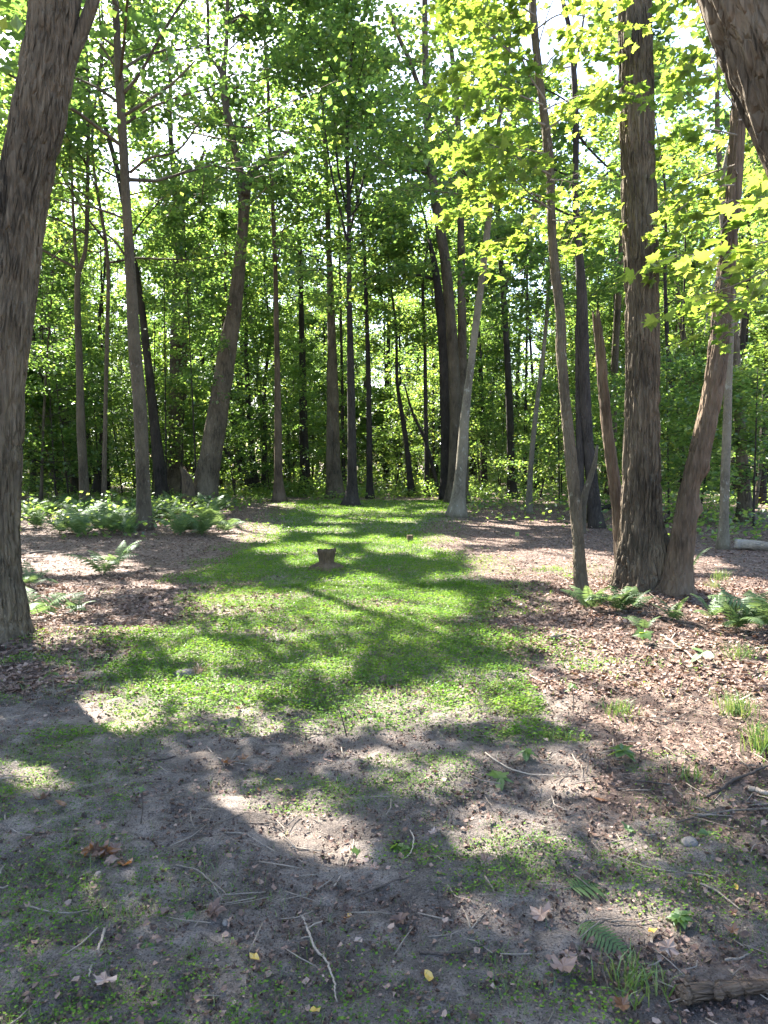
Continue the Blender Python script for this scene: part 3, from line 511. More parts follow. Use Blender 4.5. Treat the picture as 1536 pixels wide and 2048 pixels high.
ORD_ = 'first second third fourth fifth sixth seventh eighth ninth tenth eleventh twelfth thirteenth'.split()
OFF = [(-7.6,9.5,16,6,5.4),(-10.2,14.5,17,7,5.0),(-13.5,19,17,7,4),(-12.5,11,15,6,3.8),(-17,15.5,17,7,4),(-5.2,4.2,14,6.5,3.4),(-8.6,5.6,14,6,3.6),(-15.5,24.5,18,8,4.2),(-19.5,21,18,8,4.2),(-19,29,18,8,4.2),(-12.5,7.5,16,8,3.8),(-9.0,11.8,18,10,5.0)]
for k, t in enumerate(OFF):
    off_tree(*t, seed=200 + k, label=f'{ORD_[k]} shade tree outside the view, beyond the thick trunk at the left edge')

# ------------------------------------------------------------------ maple sprays near the camera: shoots with real leaves
def spray_tree(root, base, sprays, depth, n_obj, leaf, seed, bark, jitter=.5, dens=1.0):
    rg = np.random.default_rng(seed); me = [new_mesh('leaf', MAPLE[0] * np.array([1, 1, b]), MAPLE[1], M_MAPLE, {'v': ('FACE', np.full(len(MAPLE[1]), c))}) for b, c in ((1, .35), (1.8, .5), (-.8, .62), (1.3, .78))]
    rest, done, per = [], 0, int(math.ceil(n_obj / len(sprays)))
    for sp in sprays:
        Q = np.array([at(x, y, depth) for x, y in sp]); off = rg.normal(0, jitter)
        Q[:, 1] += off * np.linspace(0, 1, len(Q)) + np.linspace(0, rg.normal(0, .4), len(Q))
        q = smooth_line(Q, 16); ln = np.linalg.norm(np.diff(q, axis=0), axis=1).sum()
        rad = np.linspace(.004 + .006 * min(ln, 2), .002, 16); parts = [tube(q, rad, 5, cap=False)]
        cents = []
        nsub = max(4, int(ln * 7 * dens))
        for k in range(nsub):
            u = .12 + .88 * (k + rg.random()) / nsub; i0 = min(int(u * 15), 14); p = q[i0] + (q[i0 + 1] - q[i0]) * (u * 15 - i0); d = unit(q[i0 + 1] - q[i0])
            side = unit(np.cross(d, [0, 0, 1])) * (1 if k % 2 else -1)
            hd = unit(d * .7 + side * .8 + np.array([0, 0, rg.normal(-.08, .22)])); sl = rg.uniform(.18, .5) * (1.2 - .5 * u)
            e = p + hd * sl; e[2] -= .12 * sl; parts.append(tube(np.array([p, (p + e) / 2 + [0, 0, .02], e]), np.array([.0028, .002, .0012]), 3, cap=False))
            for j in range(rg.integers(5, 9)):
                t = .25 + .85 * rg.random(); c = p + (e - p) * t; a = rg.normal(0, .5)
                dd = unit(hd * .6 + np.cross(hd, [0, 0, 1]) * rg.choice([-1, 1]) * rg.uniform(.2, 1.1) + np.array([0, 0, -.45 + rg.normal(0, .3)]))
                st = c + dd * rg.uniform(.03, .07); parts.append(tube(np.array([c, st]), np.array([.0013, .0011]), 3, cap=False)); cents.append((st, dd))
        V, F = join(parts); br = obj('branch', new_mesh('branch', V - base, F, bark, smooth=True), root)
        order = rg.permutation(len(cents)); take = set(order[:per]) if done < n_obj else set()
        for k, (c, dd) in enumerate(cents):
            nr = unit(np.array([0, 0, .75]) + TO_SUN * .5 + rg.normal(0, .38, 3)); dd = unit(dd - nr * np.dot(dd, nr)); s = np.cross(dd, nr); sz = leaf * rg.uniform(.72, 1.25)
            if k in take and done < n_obj:
                o = obj('leaf', me[rg.integers(4)], br); M = np.eye(4); M[:3, 0] = s * sz; M[:3, 1] = dd * sz; M[:3, 2] = nr * sz; M[:3, 3] = c - base
                o.matrix_local = Matrix(M.tolist()); done += 1
            else: rest.append((c, s, dd, nr, sz))
    C = np.array([r[0] for r in rest]); V, F = leaf_mesh(C, np.array([r[4] for r in rest]), MAPLE, rg, tuple(np.array([r[k] for r in rest]) for k in (1, 2, 3)))
    v = np.repeat(np.clip(rg.normal(.45, .3, len(C)), 0, 1), len(MAPLE[1]))
    obj('foliage', new_mesh('foliage', V - base, F, M_MAPLE, {'v': ('FACE', v)}), root, kind='stuff')
spray_tree(crooked, crooked_b, [
    [(1076,130),(1010,115),(950,70),(905,85)], [(1086,210),(1030,190),(950,150),(885,170)], [(1090,250),(1020,240),(960,215),(900,250)], [(1097,310),(1030,300),(970,285),(915,335)], [(1100,350),(1040,350),(970,345),(915,365)],
    [(1101,400),(1040,385),(960,395),(890,435)], [(1102,420),(1060,420),(1000,400),(935,420)], [(1080,150),(1110,110),(1150,90),(1190,120)], [(1088,220),(1130,190),(1170,170),(1225,190)], [(1092,260),(1140,240),(1180,235),(1225,250)],
    [(1070,60),(1120,30),(1180,40),(1235,70)], [(1100,360),(1140,350),(1180,360),(1215,390)], [(1068,30),(1000,10),(940,20),(890,50)], [(1104,440),(1150,430),(1190,450)], [(1066,0),(1010,-40),(950,-50)], [(1100,380),(1060,440),(1010,480),(985,490)],
    [(1090,200),(1050,140),(1020,40),(1000,-30)]], 8.3, 110, .082, 301, M_TWIG, dens=2.3)
spray_tree(leaner, leaner_b, [
    [(1477,220),(1440,190),(1400,130),(1360,150)], [(1474,270),(1430,240),(1390,235),(1350,260)], [(1470,330),(1430,330),(1390,345),(1360,380)], [(1468,370),(1420,380),(1370,410),(1325,450)], [(1466,400),(1410,420),(1370,440),(1320,500)],
    [(1480,130),(1440,90),(1400,60),(1370,80)], [(1464,430),(1430,470),(1390,500),(1330,520)], [(1476,240),(1510,230),(1536,260),(1560,300)], [(1470,340),(1510,340),(1540,360)], [(1466,410),(1510,430),(1545,470)], [(1460,480),(1500,500),(1540,560)], [(1484,50),(1440,10),(1390,-10),(1340,20)], [(1452,560),(1410,570),(1370,640),(1340,700)]], 8.2, 90, .082, 302, M_TWIG, dens=2.3)
rg = np.random.default_rng(55)
mb = np.array([4.6, 5.6, float(gz(4.6, 5.6))])
maple = thing('maple_tree', 'young maple outside the right edge whose low bough reaches into view', 'tree', mb)
Lm = smooth_line(np.array([[4.6, 5.6, mb[2] - .05, .06], [4.5, 5.5, 1.8, .05], [4.2, 5.4, 3.4, .04], [4.0, 5.3, 5.2, .02]]), 20)
V, F = tube(Lm[:, :3], Lm[:, 3], 10); obj('trunk', new_mesh('trunk', V - mb, F, M_BARK_MOTTLED, smooth=True), maple)
spray_tree(maple, mb, [[(1960,560),(1700,470),(1540,490),(1420,525),(1300,540)], [(1960,600),(1700,520),(1560,530),(1470,570),(1385,590)], [(1960,500),(1700,400),(1580,395),(1500,430),(1440,470)], [(1960,660),(1700,600),(1560,590),(1490,610)], [(1900,420),(1700,330),(1600,320),(1540,350)]], 5.4, 90, .1, 303, M_TWIG, jitter=.25, dens=.85)

# ------------------------------------------------------------------ the wood beyond: copies of a few trees, each a thing of its own
def proto(kind, seed):
    rg = np.random.default_rng(seed); r = {}
    if kind == 'tall':
        H, hb, R = rg.uniform(17, 22), rg.uniform(6, 9), rg.uniform(3, 4.2); rad = rg.uniform(.13, .24); lean = rg.normal(0, .8, 2)
        P = np.array([[0, 0, -.1], [lean[0] * .2, lean[1] * .2, H * .25], [lean[0] * .7 + rg.normal(0, .3), lean[1] * .6, H * .6], [lean[0], lean[1], H]])
        if seed >= 470: rad *= .55; hb = H * .62; R *= .6
        L = smooth_line(np.column_stack([P, [rad * 1.25, rad * .85, rad * .55, .02]]), 22); args = (hb, H, R, 17, 9, 40) if seed < 470 else (hb, H, R, 9, 6, 24); kw = {}
    else:
        H, hb, R = rg.uniform(4.5, 9.5), rg.uniform(1.0, 2.2), rg.uniform(1.5, 2.5); rad = rg.uniform(.03, .07); lean = rg.normal(0, .7, 2)
        P = np.array([[0, 0, -.1], [lean[0] * .3, lean[1] * .3, H * .4], [lean[0], lean[1], H]])
        L = smooth_line(np.column_stack([P, [rad, rad * .7, .01]]), 14); args = (hb, H, R, 26, 8, 30); kw = dict(rise=(-.05, .35), flat=.06)
    nL = len(L); tp = lambda h: L[int(np.clip(h / H * (nL - 1), 0, nL - 1)), :3]
    C, tb = crown_parts(tp, *args, rg, **kw)
    V, F = tube(L[:, :3], L[:, 3], 9, lambda th, s, rr: rr * .25 * (fbm(np.cos(th) * 2, np.sin(th) * 2, s * .8, seed, 2) - .5) + rr * .5 * np.exp(-s / .35)); r['trunk'] = new_mesh('trunk', V, F, M_BARK_DARK if kind == 'tall' and seed % 3 else M_BARK, smooth=True)
    V, F = leaf_mesh(C, (.185 if kind == 'tall' else .13) * rg.uniform(.7, 1.3, len(C)), KITE, rg)
    tone = np.clip(rg.normal(.45, .2, len(C)) + .35 * (fbm(C[:, 0] * .7, C[:, 1] * .7, C[:, 2] * .7, 7, 2) - .5), 0, 1)
    r['crown'] = new_mesh('crown', V, F, M_LEAF, {'v': ('FACE', np.repeat(tone, 2))})
    V, F = join(tb); r['branchwork'] = new_mesh('branchwork', V, F, M_BARK_DARK, smooth=True)
    return r
TALL = [proto('tall', 401 + k) for k in range(7)]; LOW = [proto('low', 451 + k) for k in range(7)]; POLE = [proto('tall', 470 + k) for k in range(4)]
def scatter(n, ymin, ymax, spread, mind, rg, ok, taken):
    out, tries = [], 0
    while len(out) < n and tries < 20000:
        tries += 1; y = math.sqrt(rg.uniform(ymin ** 2, ymax ** 2)); x = rg.uniform(-spread, spread) * y
        if not ok(x, y) or any((x - a) ** 2 + (y - b) ** 2 < mind ** 2 for a, b in taken): continue
        out.append((x, y)); taken.append((x, y))
    return out
LAND = sorted([(p, s) for s, p, d in TREES if -60 < p < 1600 and d > 6 and 'upper corner' not in s])
TENS = {20: 'twenty', 30: 'thirty', 40: 'forty', 50: 'fifty', 60: 'sixty'}
ORD = ['first','second','third','fourth','fifth','sixth','seventh','eighth','ninth','tenth','eleventh','twelfth','thirteenth','fourteenth','fifteenth','sixteenth','seventeenth','eighteenth','nineteenth','twentieth']
for _t, _w in TENS.items():
    if _t > 20: ORD.append(_w[:-1] + 'ieth')
    ORD += [_w + '-' + o for o in ORD[:9]]
def put(protos, spots, rg, what, group, scale):
    items = []
    for x, y in spots:
        p = protos[rg.integers(len(protos))]; base = (x, y, float(gz(x, y)))
        root = thing('tree' if what != 'sapling' else 'sapling', '', 'tree' if what != 'sapling' else 'sapling', base, group)
        root.rotation_euler = (0, 0, rg.random() * 6.28); s = rg.uniform(*scale); root.scale = (s, s, s)
        for k, me in p.items():
            obj(k, me, root, kind=None if k == 'trunk' else 'stuff')
        items.append((float(project(x, y, 1.6)[0]), root))
    items.sort(key=lambda t: t[0]); cnt = {}
    for px, root in items:
        k = sum(1 for p, _ in LAND if p < px); cnt[k] = cnt.get(k, 0) + 1; o = ORD[cnt[k] - 1]
        if k == 0: lab = f'{o} {what} left of the {LAND[0][1]}'
        elif k == len(LAND): lab = f'{o} {what} right of the {LAND[-1][1]}'
        else: lab = f'{o} {what} rightward from the {LAND[k-1][1]}'
        root['label'] = lab
rg = np.random.default_rng(77)
def free_of_sun(x, y): return y > 44 or x > 9 or x < -23
taken = [(float(o.location.x), float(o.location.y)) for o in COL.objects if o.get('category') in ('tree', 'dead tree')]
tall_spots = scatter(165, 26, 95, .66, 2.6, rg, lambda x, y: free_of_sun(x, y) or y > 46, taken)
put(TALL, tall_spots, rg, 'far trunk', 'tall trees deep in the wood', (.8, 1.2))
pole_spots = scatter(60, 33, 62, .56, 1.3, rg, lambda x, y: True, list(taken))
put(POLE, pole_spots, rg, 'thin dark pole-like trunk', 'thin dark trunks in the wood', (.8, 1.15))
low_spots = scatter(200, 24, 85, .66, 1.4, rg, lambda x, y: y > 38 or x > 7 or x < -12, list(taken))
put(LOW, low_spots, rg, 'sapling', 'leafy saplings deep in the wood', (.7, 1.25))

# ---- understory shoots nearer than that, cut to fit the gaps in the canopy
def shrub(x, y, H, R, seed, hb=.8, leaf=.1, nl=18, ns=7, nleaf=26, label='', tm=KITE):
    rg = np.random.default_rng(seed); base = np.array([x, y, float(gz(x, y))]); lean = rg.normal(0, .3, 2)
    P = np.array([[x, y, base[2] - .05], [x + lean[0], y + lean[1], base[2] + H * .5], [x + lean[0] * 2, y + lean[1] * 2, base[2] + H]])
    L = smooth_line(np.column_stack([P, [.035, .02, .008]]), 14); root = thing('sapling', label, 'sapling', base, 'saplings between the trees around the clearing')
    V, F = tube(L[:, :3], L[:, 3], 7); obj('trunk', new_mesh('trunk', V - base, F, M_BARK_DARK, smooth=True), root)
    C, tb = crown_parts(lambda h: L[int(np.clip((h - base[2]) / H * 13, 0, 13)), :3], hb, H, R, nl, ns, nleaf, rg, rise=(-.1, .3), flat=.05, lateral=.35)
    add_crown(root, base, C, tb, leaf, tm, M_LEAF, rg, True, M_BARK_DARK, False)
SH = [(360,770,31,5.5,1.8,'behind the stout forked leaning tree'),(470,830,32,4.5,1.8,'beside the stout forked leaning tree, away from the ferns'),(610,700,34,7,2,'in front of the nearly black trunk'),(200,760,30,6,2,'behind the thin forked mottled trunk'),(110,780,28,6,2.2,'over the fern bed near the thick leaning trunk'),(790,860,37,5,2,'glowing at the far end of the path'),(850,780,40,6,2.2,'behind the slanting trunk at the path end'),(960,820,36,5.5,2,'right behind the pale curving trunk'),(1080,850,30,4.8,2,'over the shaded litter by the thin pale leaning sapling'),(1120,760,27,6,2.2,'behind the crooked maple trunk'),(1230,860,26,4.5,2,'between the dark double trunk and the snag'),(1340,880,22,4.5,2,'between the big furrowed trunk and the leaning one'),(1400,900,20,3.5,1.8,'behind the knobbly burl'),(1510,900,18,3.8,1.8,'at the right edge above the fallen log'),(540,880,35,4,1.8,'behind the straight rust-brown trunk'),(700,820,38,6,2.2,'behind the charred trunk'),(280,850,33,4,1.8,'in the gloom behind the fern bed'),(40,880,31,4.5,2,'half hidden by the thick leaning trunk'),(1000,700,38,8,2.4,'past the straight dark trunk'),(420,640,38,8,2.4,'tall and pale, past the stout forked leaning tree')]
for k, (px, py, d, H, R, where) in enumerate(SH):
    p = at(px, 940, d); shrub(p[0], d, H, R, 500 + k, label='leafy green sapling ' + where, leaf=.115)

WHERE = lambda px: next((f'{"first" if 0 else "leafy"} beside the {t[1]}' for t in sorted(LAND, key=lambda t: abs(t[0] - px))), '')
rg = np.random.default_rng(121); spots = []
while len(spots) < 30:
    d = rg.uniform(27, 46); px = rg.uniform(-150, 1500); x = (px - 768) / 1500 * d
    if x > 8 or any((x - a) ** 2 + (d - b) ** 2 < 2.2 for a, b in spots) or (570 < px < 920 and d < 36): continue
    spots.append((x, d))
cnt = {}
for k, (x, d) in enumerate(sorted(spots, key=lambda t: t[0] / t[1])):
    px = float(project(x, d, 1.6)[0]); near_ = min(LAND, key=lambda t: abs(t[0] - px))[1]; cnt[near_] = cnt.get(near_, 0) + 1
    shrub(x, d, rg.uniform(6, 13), rg.uniform(1.8, 2.8), 560 + k, hb=rg.uniform(1.2, 4), label=f'{ORD[cnt[near_] - 1]} tall sapling by the {near_}', leaf=.13, nl=24, ns=8, nleaf=22)

# ---- the far edge of the wood, one mass of foliage
rg = np.random.default_rng(91); n = 52000
yy = rg.uniform(78, 125, n); xx = rg.uniform(-.75, .75, n) * yy; zz = rg.random(n) ** 1.15 * 24
keep = fbm(xx * .16, yy * .16, zz * .2, 5, 3) > .40 + .16 * np.clip((zz - 8) / 12, 0, 1); C = np.stack([xx, yy, zz + gz(xx, yy)], -1)[keep]
V, F = leaf_mesh(C, rg.uniform(.35, .75, len(C)), KITE, rg, tilt=.6)
fw = obj('distant_wood', new_mesh('distant_wood', V, F, M_LEAF, {'v': ('FACE', np.repeat(np.clip(rg.normal(.5, .22, len(C)), 0, 1), 2))}), kind='stuff')
tag(fw, 'hazy green mass of distant foliage closing off the wood', 'foliage')

# ------------------------------------------------------------------ undergrowth and ground cover
def floor_pts(n, x0, x1, y0, y1, rg, power=1.0):
    y = y0 + (y1 - y0) * rg.random(n) ** power; return rg.uniform(x0, x1, n), y
rg = np.random.default_rng(93); n = 130000
yy = 12 + 58 * rg.random(n) ** 1.1; xx = rg.uniform(-.66, .66, n) * yy; yy = np.where((yy < 15) & (xx < .37 * yy), yy + 20, yy); mo, li, _ = masks(xx, yy)
cl = fbm(xx * .55, yy * .55, 0, 131, 3); far = np.clip((yy - 17) / 14, 0, 1)
off_path = (np.abs(xx + 1.0 - (yy - 26) * .02) > 3.4) | (yy > 29.8)
shade_lit = (xx > 0) & (yy < 24) & (yy > 0) & (xx < .34 * yy)
p = np.clip((cl - .45 + .14 * far) * 6, 0, 1) * (.4 + .6 * far) * off_path * (mo < .2) * np.where(shade_lit, .2, 1)
k = rg.random(n) < p; xx, yy, cl = xx[k], yy[k], cl[k]
fr_ = np.clip((yy - 38) / 25, 0, 1); zz = rg.random(len(xx)) ** 1.3 * (.12 + 1.1 * np.clip(cl - .45, 0, .4)) * (1.6 + 3.2 * fr_)
C = np.stack([xx, yy, gz(xx, yy) + zz + .03], -1); V, F = leaf_mesh(C, rg.uniform(.07, .15, len(C)) * (1 + 1.1 * fr_), KITE, rg, tilt=.5)
ug = obj('undergrowth', new_mesh('undergrowth', V, F, M_LEAF, {'v': ('FACE', np.repeat(np.clip(rg.normal(.5, .18, len(C)), 0, 1), 2))}), kind='stuff')
tag(ug, 'low leafy herbs covering the wood floor between the far trunks', 'undergrowth')

# ground cover of the path: small round leaves on stalks, finer towards the camera
rg = np.random.default_rng(95)
CL = []
for n, x0, x1, y0, y1, s0, s1, hh in ((170000, -3.2, 3.2, 1.9, 5.0, .005, .012, .02), (240000, -4.2, 3.4, 4.2, 9.5, .009, .021, .045), (100000, -4.2, 2.6, 9.3, 16, .014, .027, .05), (46000, -5, 2.6, 16, 31, .025, .045, .06)):
    xx, yy = floor_pts(n, x0, x1, y0, y1, rg); mo, li, _ = masks(xx, yy); dens = fbm(xx * 2.2, yy * 2.2, 0, 141, 3)
    k = rg.random(n) < np.clip(mo * 1.35 * (.5 + 1.3 * np.clip((dens - .3) * 2.2, 0, 1)) - .06, 0, 1); xx, yy = xx[k], yy[k]
    CL.append((np.stack([xx, yy, gz(xx, yy) + (fbm(xx * 5, yy * 5, 0, 81, 3) - .5) * .05 * np.clip((20 - yy) / 10, 0, 1) + rg.random(len(xx)) * hh * (.5 + dens[k])], -1), rg.uniform(s0, s1, len(xx))))
C = np.vstack([c[0] for c in CL]); S = np.concatenate([c[1] for c in CL])
ROUND = (np.array([[0, 0, 0], [.5, .5, .08], [0, .95, -.03], [-.5, .5, .08]]), np.array([[0, 1, 2], [0, 2, 3]]))
V, F = leaf_mesh(C, S * 1.15, ROUND, rg, tilt=.32); gc = obj('ground_cover', new_mesh('ground_cover', V, F, M_COVER, {'v': ('FACE', np.repeat(np.clip(rg.normal(.5, .2, len(C)) + .5 * (fbm(C[:, 0] * 1.5, C[:, 1] * 1.5, 0, 151, 2) - .5), 0, 1), 2))}), kind='stuff')
tag(gc, 'bright green low ground cover carpeting the woodland path', 'ground cover')
def blades(xx, yy, h, w, rg, lean=.45):
    n = len(xx); b = np.stack([xx, yy, gz(xx, yy) - .005], -1); a = rg.random(n) * 6.28; l = rg.normal(0, lean, (n, 2)) * h[:, None]
    s = np.stack([np.cos(a), np.sin(a), 0 * a], -1) * w[:, None]; up = np.array([0, 0, 1])
    m = b + up * h[:, None] * .6 + np.column_stack([l * .35, 0 * h]); t = b + up * h[:, None] * .95 + np.column_stack([l, -np.abs(l).sum(1) * .15])
    V = np.stack([b - s, b + s, m + s * .7, m - s * .7, t], 1).reshape(-1, 3); o = np.arange(n)[:, None] * 5
    return V, [o + np.array([[0, 1, 2, 3]]), o + np.array([[3, 2, 4]])]
GR = []
for n, x0, x1, y0, y1, h0, h1, w in ((70000, -3.2, 3.4, 1.9, 5.2, .012, .045, .0012), (50000, -4.4, 3.4, 5, 12, .03, .08, .003), (26000, -5, 2.8, 12, 30, .04, .1, .006)):
    xx, yy = floor_pts(n, x0, x1, y0, y1, rg); mo, li, _ = masks(xx, yy); k = rg.random(n) < np.clip(mo * 1.1 + .05 * (yy < 6), 0, 1); GR.append(blades(xx[k], yy[k], rg.uniform(h0, h1, k.sum()), np.full(k.sum(), w), rg))
V, F = join(GR); nf = sum(len(f) for f in F)
gg = obj('grass', new_mesh('grass', V, F, M_GRASS, {'v': ('FACE', rg.random(nf))}), kind='stuff'); tag(gg, 'fine short grass mixed into the green path', 'grass')

# leaf litter: curled scraps of dead leaves
SCRAP = (np.array([[0, 0, .02], [.5, -.25, .16], [.62, .35, .02], [.12, .75, .2], [-.5, .45, .04], [-.45, -.3, .2]]), np.array([[0, k, k % 5 + 1] for k in range(1, 6)]))
LI = []
for n, x0, x1, y0, y1, s0, s1 in ((46000, -3.4, 3.6, 1.85, 5.4, .005, .026), (64000, -5.2, 5.2, 5, 10.5, .01, .05), (72000, -9, 9.5, 10, 26, .022, .065)):
    xx, yy = floor_pts(n, x0, x1, y0, y1, rg); mo, li, sa = masks(xx, yy)
    k = rg.random(n) < np.clip(li * 1.15 - .12 + .34 * (yy < 5.4) - sa * .2, 0, 1); xx, yy = xx[k], yy[k]
    LI.append((np.stack([xx, yy, gz(xx, yy) + .004 + .012 * rg.random(len(xx)) + (fbm(xx * 5, yy * 5, 0, 81, 3) - .5) * .05 * np.clip((20 - yy) / 10, 0, 1)], -1), s0 + (s1 - s0) * rg.random(len(xx)) ** 1.6))
C = np.vstack([c[0] for c in LI]); S = np.concatenate([c[1] for c in LI]); near_ = (C[:, 1] < 9.5) & (S > .02); LP = []
for part, tm in ((near_, SCRAP), (~near_, KITE)):
    c = C[part]; n = len(c); nor = unit(np.array([0, 0, 1.0]) + rg.normal(0, .3, (n, 3))); a = rg.normal(0, 1, (n, 3)); d = unit(a - nor * (a * nor).sum(1, keepdims=True))
    V, F = leaf_mesh(c, S[part], tm, rg, (np.cross(d, nor) * rg.uniform(.5, 1, (n, 1)), d, nor * rg.uniform(.3, 2.2, (n, 1)))); LP.append((V, F, np.repeat(rg.beta(1.5, 1.7, n), len(tm[1]))))
V = np.vstack([p[0] for p in LP]); F = np.vstack([LP[0][1], LP[1][1] + len(LP[0][0])])
ll = obj('leaf_litter', new_mesh('leaf_litter', V, F, M_DEAD, {'v': ('FACE', np.concatenate([p[2] for p in LP]))}), kind='stuff'); tag(ll, 'brown and pinkish dead leaf litter strewn beside the path', 'leaf litter')
# clods and crumbs of mud and wood
rg = np.random.default_rng(96); n = 42000; yy = 1.85 + 5 * rg.random(n) ** 1.15; xx = rg.uniform(-.55, .58, n) * yy; mo, li, sa = masks(xx, yy)
k = rg.random(n) < np.clip(1.0 - mo * .8, 0, 1); xx, yy = xx[k], yy[k]; n = len(xx)
OCT = (np.array([[1, 0, -.4], [-.5, .87, -.4], [-.5, -.87, -.4], [0, 0, 1.]]), np.array([[0, 1, 3], [1, 2, 3], [2, 0, 3], [1, 0, 2]]))
C = np.stack([xx, yy, gz(xx, yy) + (fbm(xx * 5, yy * 5, 0, 81, 3) - .5) * .05 + .002], -1)
f0 = unit(rg.normal(0, 1, (n, 3))); f1 = unit(np.cross(f0, rg.normal(0, 1, (n, 3)))); V, F = leaf_mesh(C, .0025 + .0085 * rg.random(n) ** 2.5, OCT, rg, (f0 * rg.uniform(.5, 1.4, (n, 1)), f1 * rg.uniform(.5, 1.6, (n, 1)), np.cross(f0, f1)))
cr = obj('mud_crumbs', new_mesh('mud_crumbs', V, F, M_DEAD, {'v': ('FACE', np.repeat(.8 * rg.beta(1.3, 2.4, n), 4))}), kind='stuff'); tag(cr, 'small crumbs of earth and bark scattered over the bare mud', 'debris')
# twig crumbs
rg = np.random.default_rng(97); tw = []
n = 1900; ty = rg.uniform(1.9, 9, n); tx = rg.uniform(-.55, .6, n) * ty; tm_, tl_, _ = masks(tx, ty)
keep = (rg.random(n) < .25 + .75 * tl_) & (tm_ < .5); ends = []
for x, y in zip(tx[keep], ty[keep]):
    a = rg.random() * 6.28; L = rg.uniform(.04, .16) * (1 + y * .08); ends.append([[x, y], [x + math.cos(a) * L / 2 + rg.normal(0, .008), y + math.sin(a) * L / 2], [x + math.cos(a) * L, y + math.sin(a) * L]])
ends = np.array(ends); ez = gz(ends[..., 0], ends[..., 1]) + .012 + rg.random(ends.shape[:2]) * .012
for q, z in zip(ends, ez): tw.append(tube(np.column_stack([q, z]), np.array([.0022, .002, .0014]) * rg.uniform(.7, 1.6), 4))
V, F = join(tw); td = obj('twig_debris', new_mesh('twig_debris', V, F, M_TWIG, smooth=True), kind='stuff'); tag(td, 'tiny broken twigs littering the bare mud', 'debris')

# ------------------------------------------------------------------ ferns
def frond_mesh(seed, length, n=17, width=.34, arch=1.0):
    rg = np.random.default_rng(seed); t = np.linspace(0, 1, n + 4)
    ang = 1.15 - arch * 1.25 * t ** 1.2; st = length / (n + 3); X = np.concatenate([[0], np.cumsum(np.cos(ang[:-1]) * st)]); Zc = np.concatenate([[0], np.cumsum(np.sin(ang[:-1]) * st)])
    P = np.column_stack([X, .02 * np.sin(t * 3 + seed), Zc]); parts = [tube(P, np.linspace(.005, .0015, len(P)), 4, cap=False)]
    for k in range(3, n + 3):
        u = (k - 2) / (n + 1); w = width * length * (math.sin(min(1, u * 1.9 + .25) * 1.57) * (1 - u) ** .75 + .03); T = unit(P[k + 1] - P[k - 1] if k < n + 3 else P[k] - P[k - 1])
        for sg in (1, -1):
            d = unit(np.array([0, sg, 0]) + T * .45 + np.array([0, 0, rg.normal(-.05, .08)])); up = unit(np.cross(T, np.array([0, 1, 0]))) * -1
            c = unit(np.cross(d, up)); b = st * .52; e = P[k] + d * w; e[2] -= w * .22
            m1, m2 = P[k] + d * w * .35, P[k] + d * w * .7
            Vp = np.array([P[k] - c * b * .5, P[k] + c * b * .5, m1 + c * b * .8 - [0, 0, w * .02], m1 - c * b * .8 - [0, 0, w * .02], m2 + c * b * .5 - [0, 0, w * .1], m2 - c * b * .5 - [0, 0, w * .1], e])
            parts.append((Vp, [np.array([[0, 1, 2, 3], [3, 2, 4, 5]]), np.array([[5, 4, 6]])]))
    V, F = join(parts); nf = sum(len(f) for f in F)
    return new_mesh('frond', V, F, M_FERN, {'v': ('FACE', rg.uniform(.25, .8, nf))})
FR = [frond_mesh(601 + k, .62 + .07 * k, arch=.75 + .12 * k) for k in range(5)]
def fern(p, n, s, label, group, rg, up=1.0, az=None):
    root = thing('fern', label, 'fern', p, group)
    for k in range(n):
        o = obj('frond', FR[rg.integers(5)], root); a = (az[k] if az else k * 6.28 / n + rg.normal(0, .35)); sc = s * rg.uniform(.75, 1.15)
        o.rotation_euler = (rg.normal(0, .2), rg.normal(.05, .2) * up, a); o.scale = (sc, sc, sc)
    return root
rg = np.random.default_rng(99)
bed = []
while len(bed) < 54:
    px, py = rg.uniform(48, 450), rg.uniform(1006, 1074)
    if py > 1058 and 300 < px < 330: continue
    p = on_ground(px, py)
    if any((p[0] - q[0]) ** 2 + (p[1] - q[1]) ** 2 < .42 ** 2 for q in bed): continue
    bed.append(p)
bed.sort(key=lambda p: project(p[0], p[1], p[2])[0])
for k, p in enumerate(bed):
    fern(p, 8, .92, f'{ORD[k]} fern from the left in the fern bed around the slim trunk', 'ferns in the bed around the slim trunk', rg)
for px, py, n, s, lab in ((205,1150,6,.75,'low fern alone in the litter in front of the fern bed'),(235,1130,6,.7,'small fern behind the low one in the litter'),(78,1238,5,.75,'yellow-green sunlit fern at the foot of the thick leaning trunk'),(60,1170,5,.6,'dim fern half behind the thick leaning trunk'),
        (1180,1222,6,.5,'small dark fern at the foot of the crooked maple'),(1262,1222,8,.58,'arching fern in front of the big furrowed trunk'),(1235,1226,6,.5,'fern between the crooked maple and the big trunk'),(1318,1188,5,.6,'fern squeezed between the big trunk and the leaning one'),(1345,1245,6,.52,'sunlit fern on the litter before the leaning trunk'),(1290,1262,4,.42,'tiny fern lowest in the cluster at the big trunk'),
        (1470,1262,9,.62,'bushy fern right of the leaning trunk, largest of its clump'),(1520,1258,9,.66,'bushy fern cut by the right edge of the picture'),(1420,1240,5,.5,'small fern left of the bushy clump'),(1500,1225,6,.5,'pale fern behind the bushy clump'),(1385,1145,3,.55,'single bright fern behind the leaning trunk'),(150,1222,4,.4,'tiny fern seedling in the litter by the thick trunk')):
    fern(on_ground(px, py), n, s, lab, None, rg)
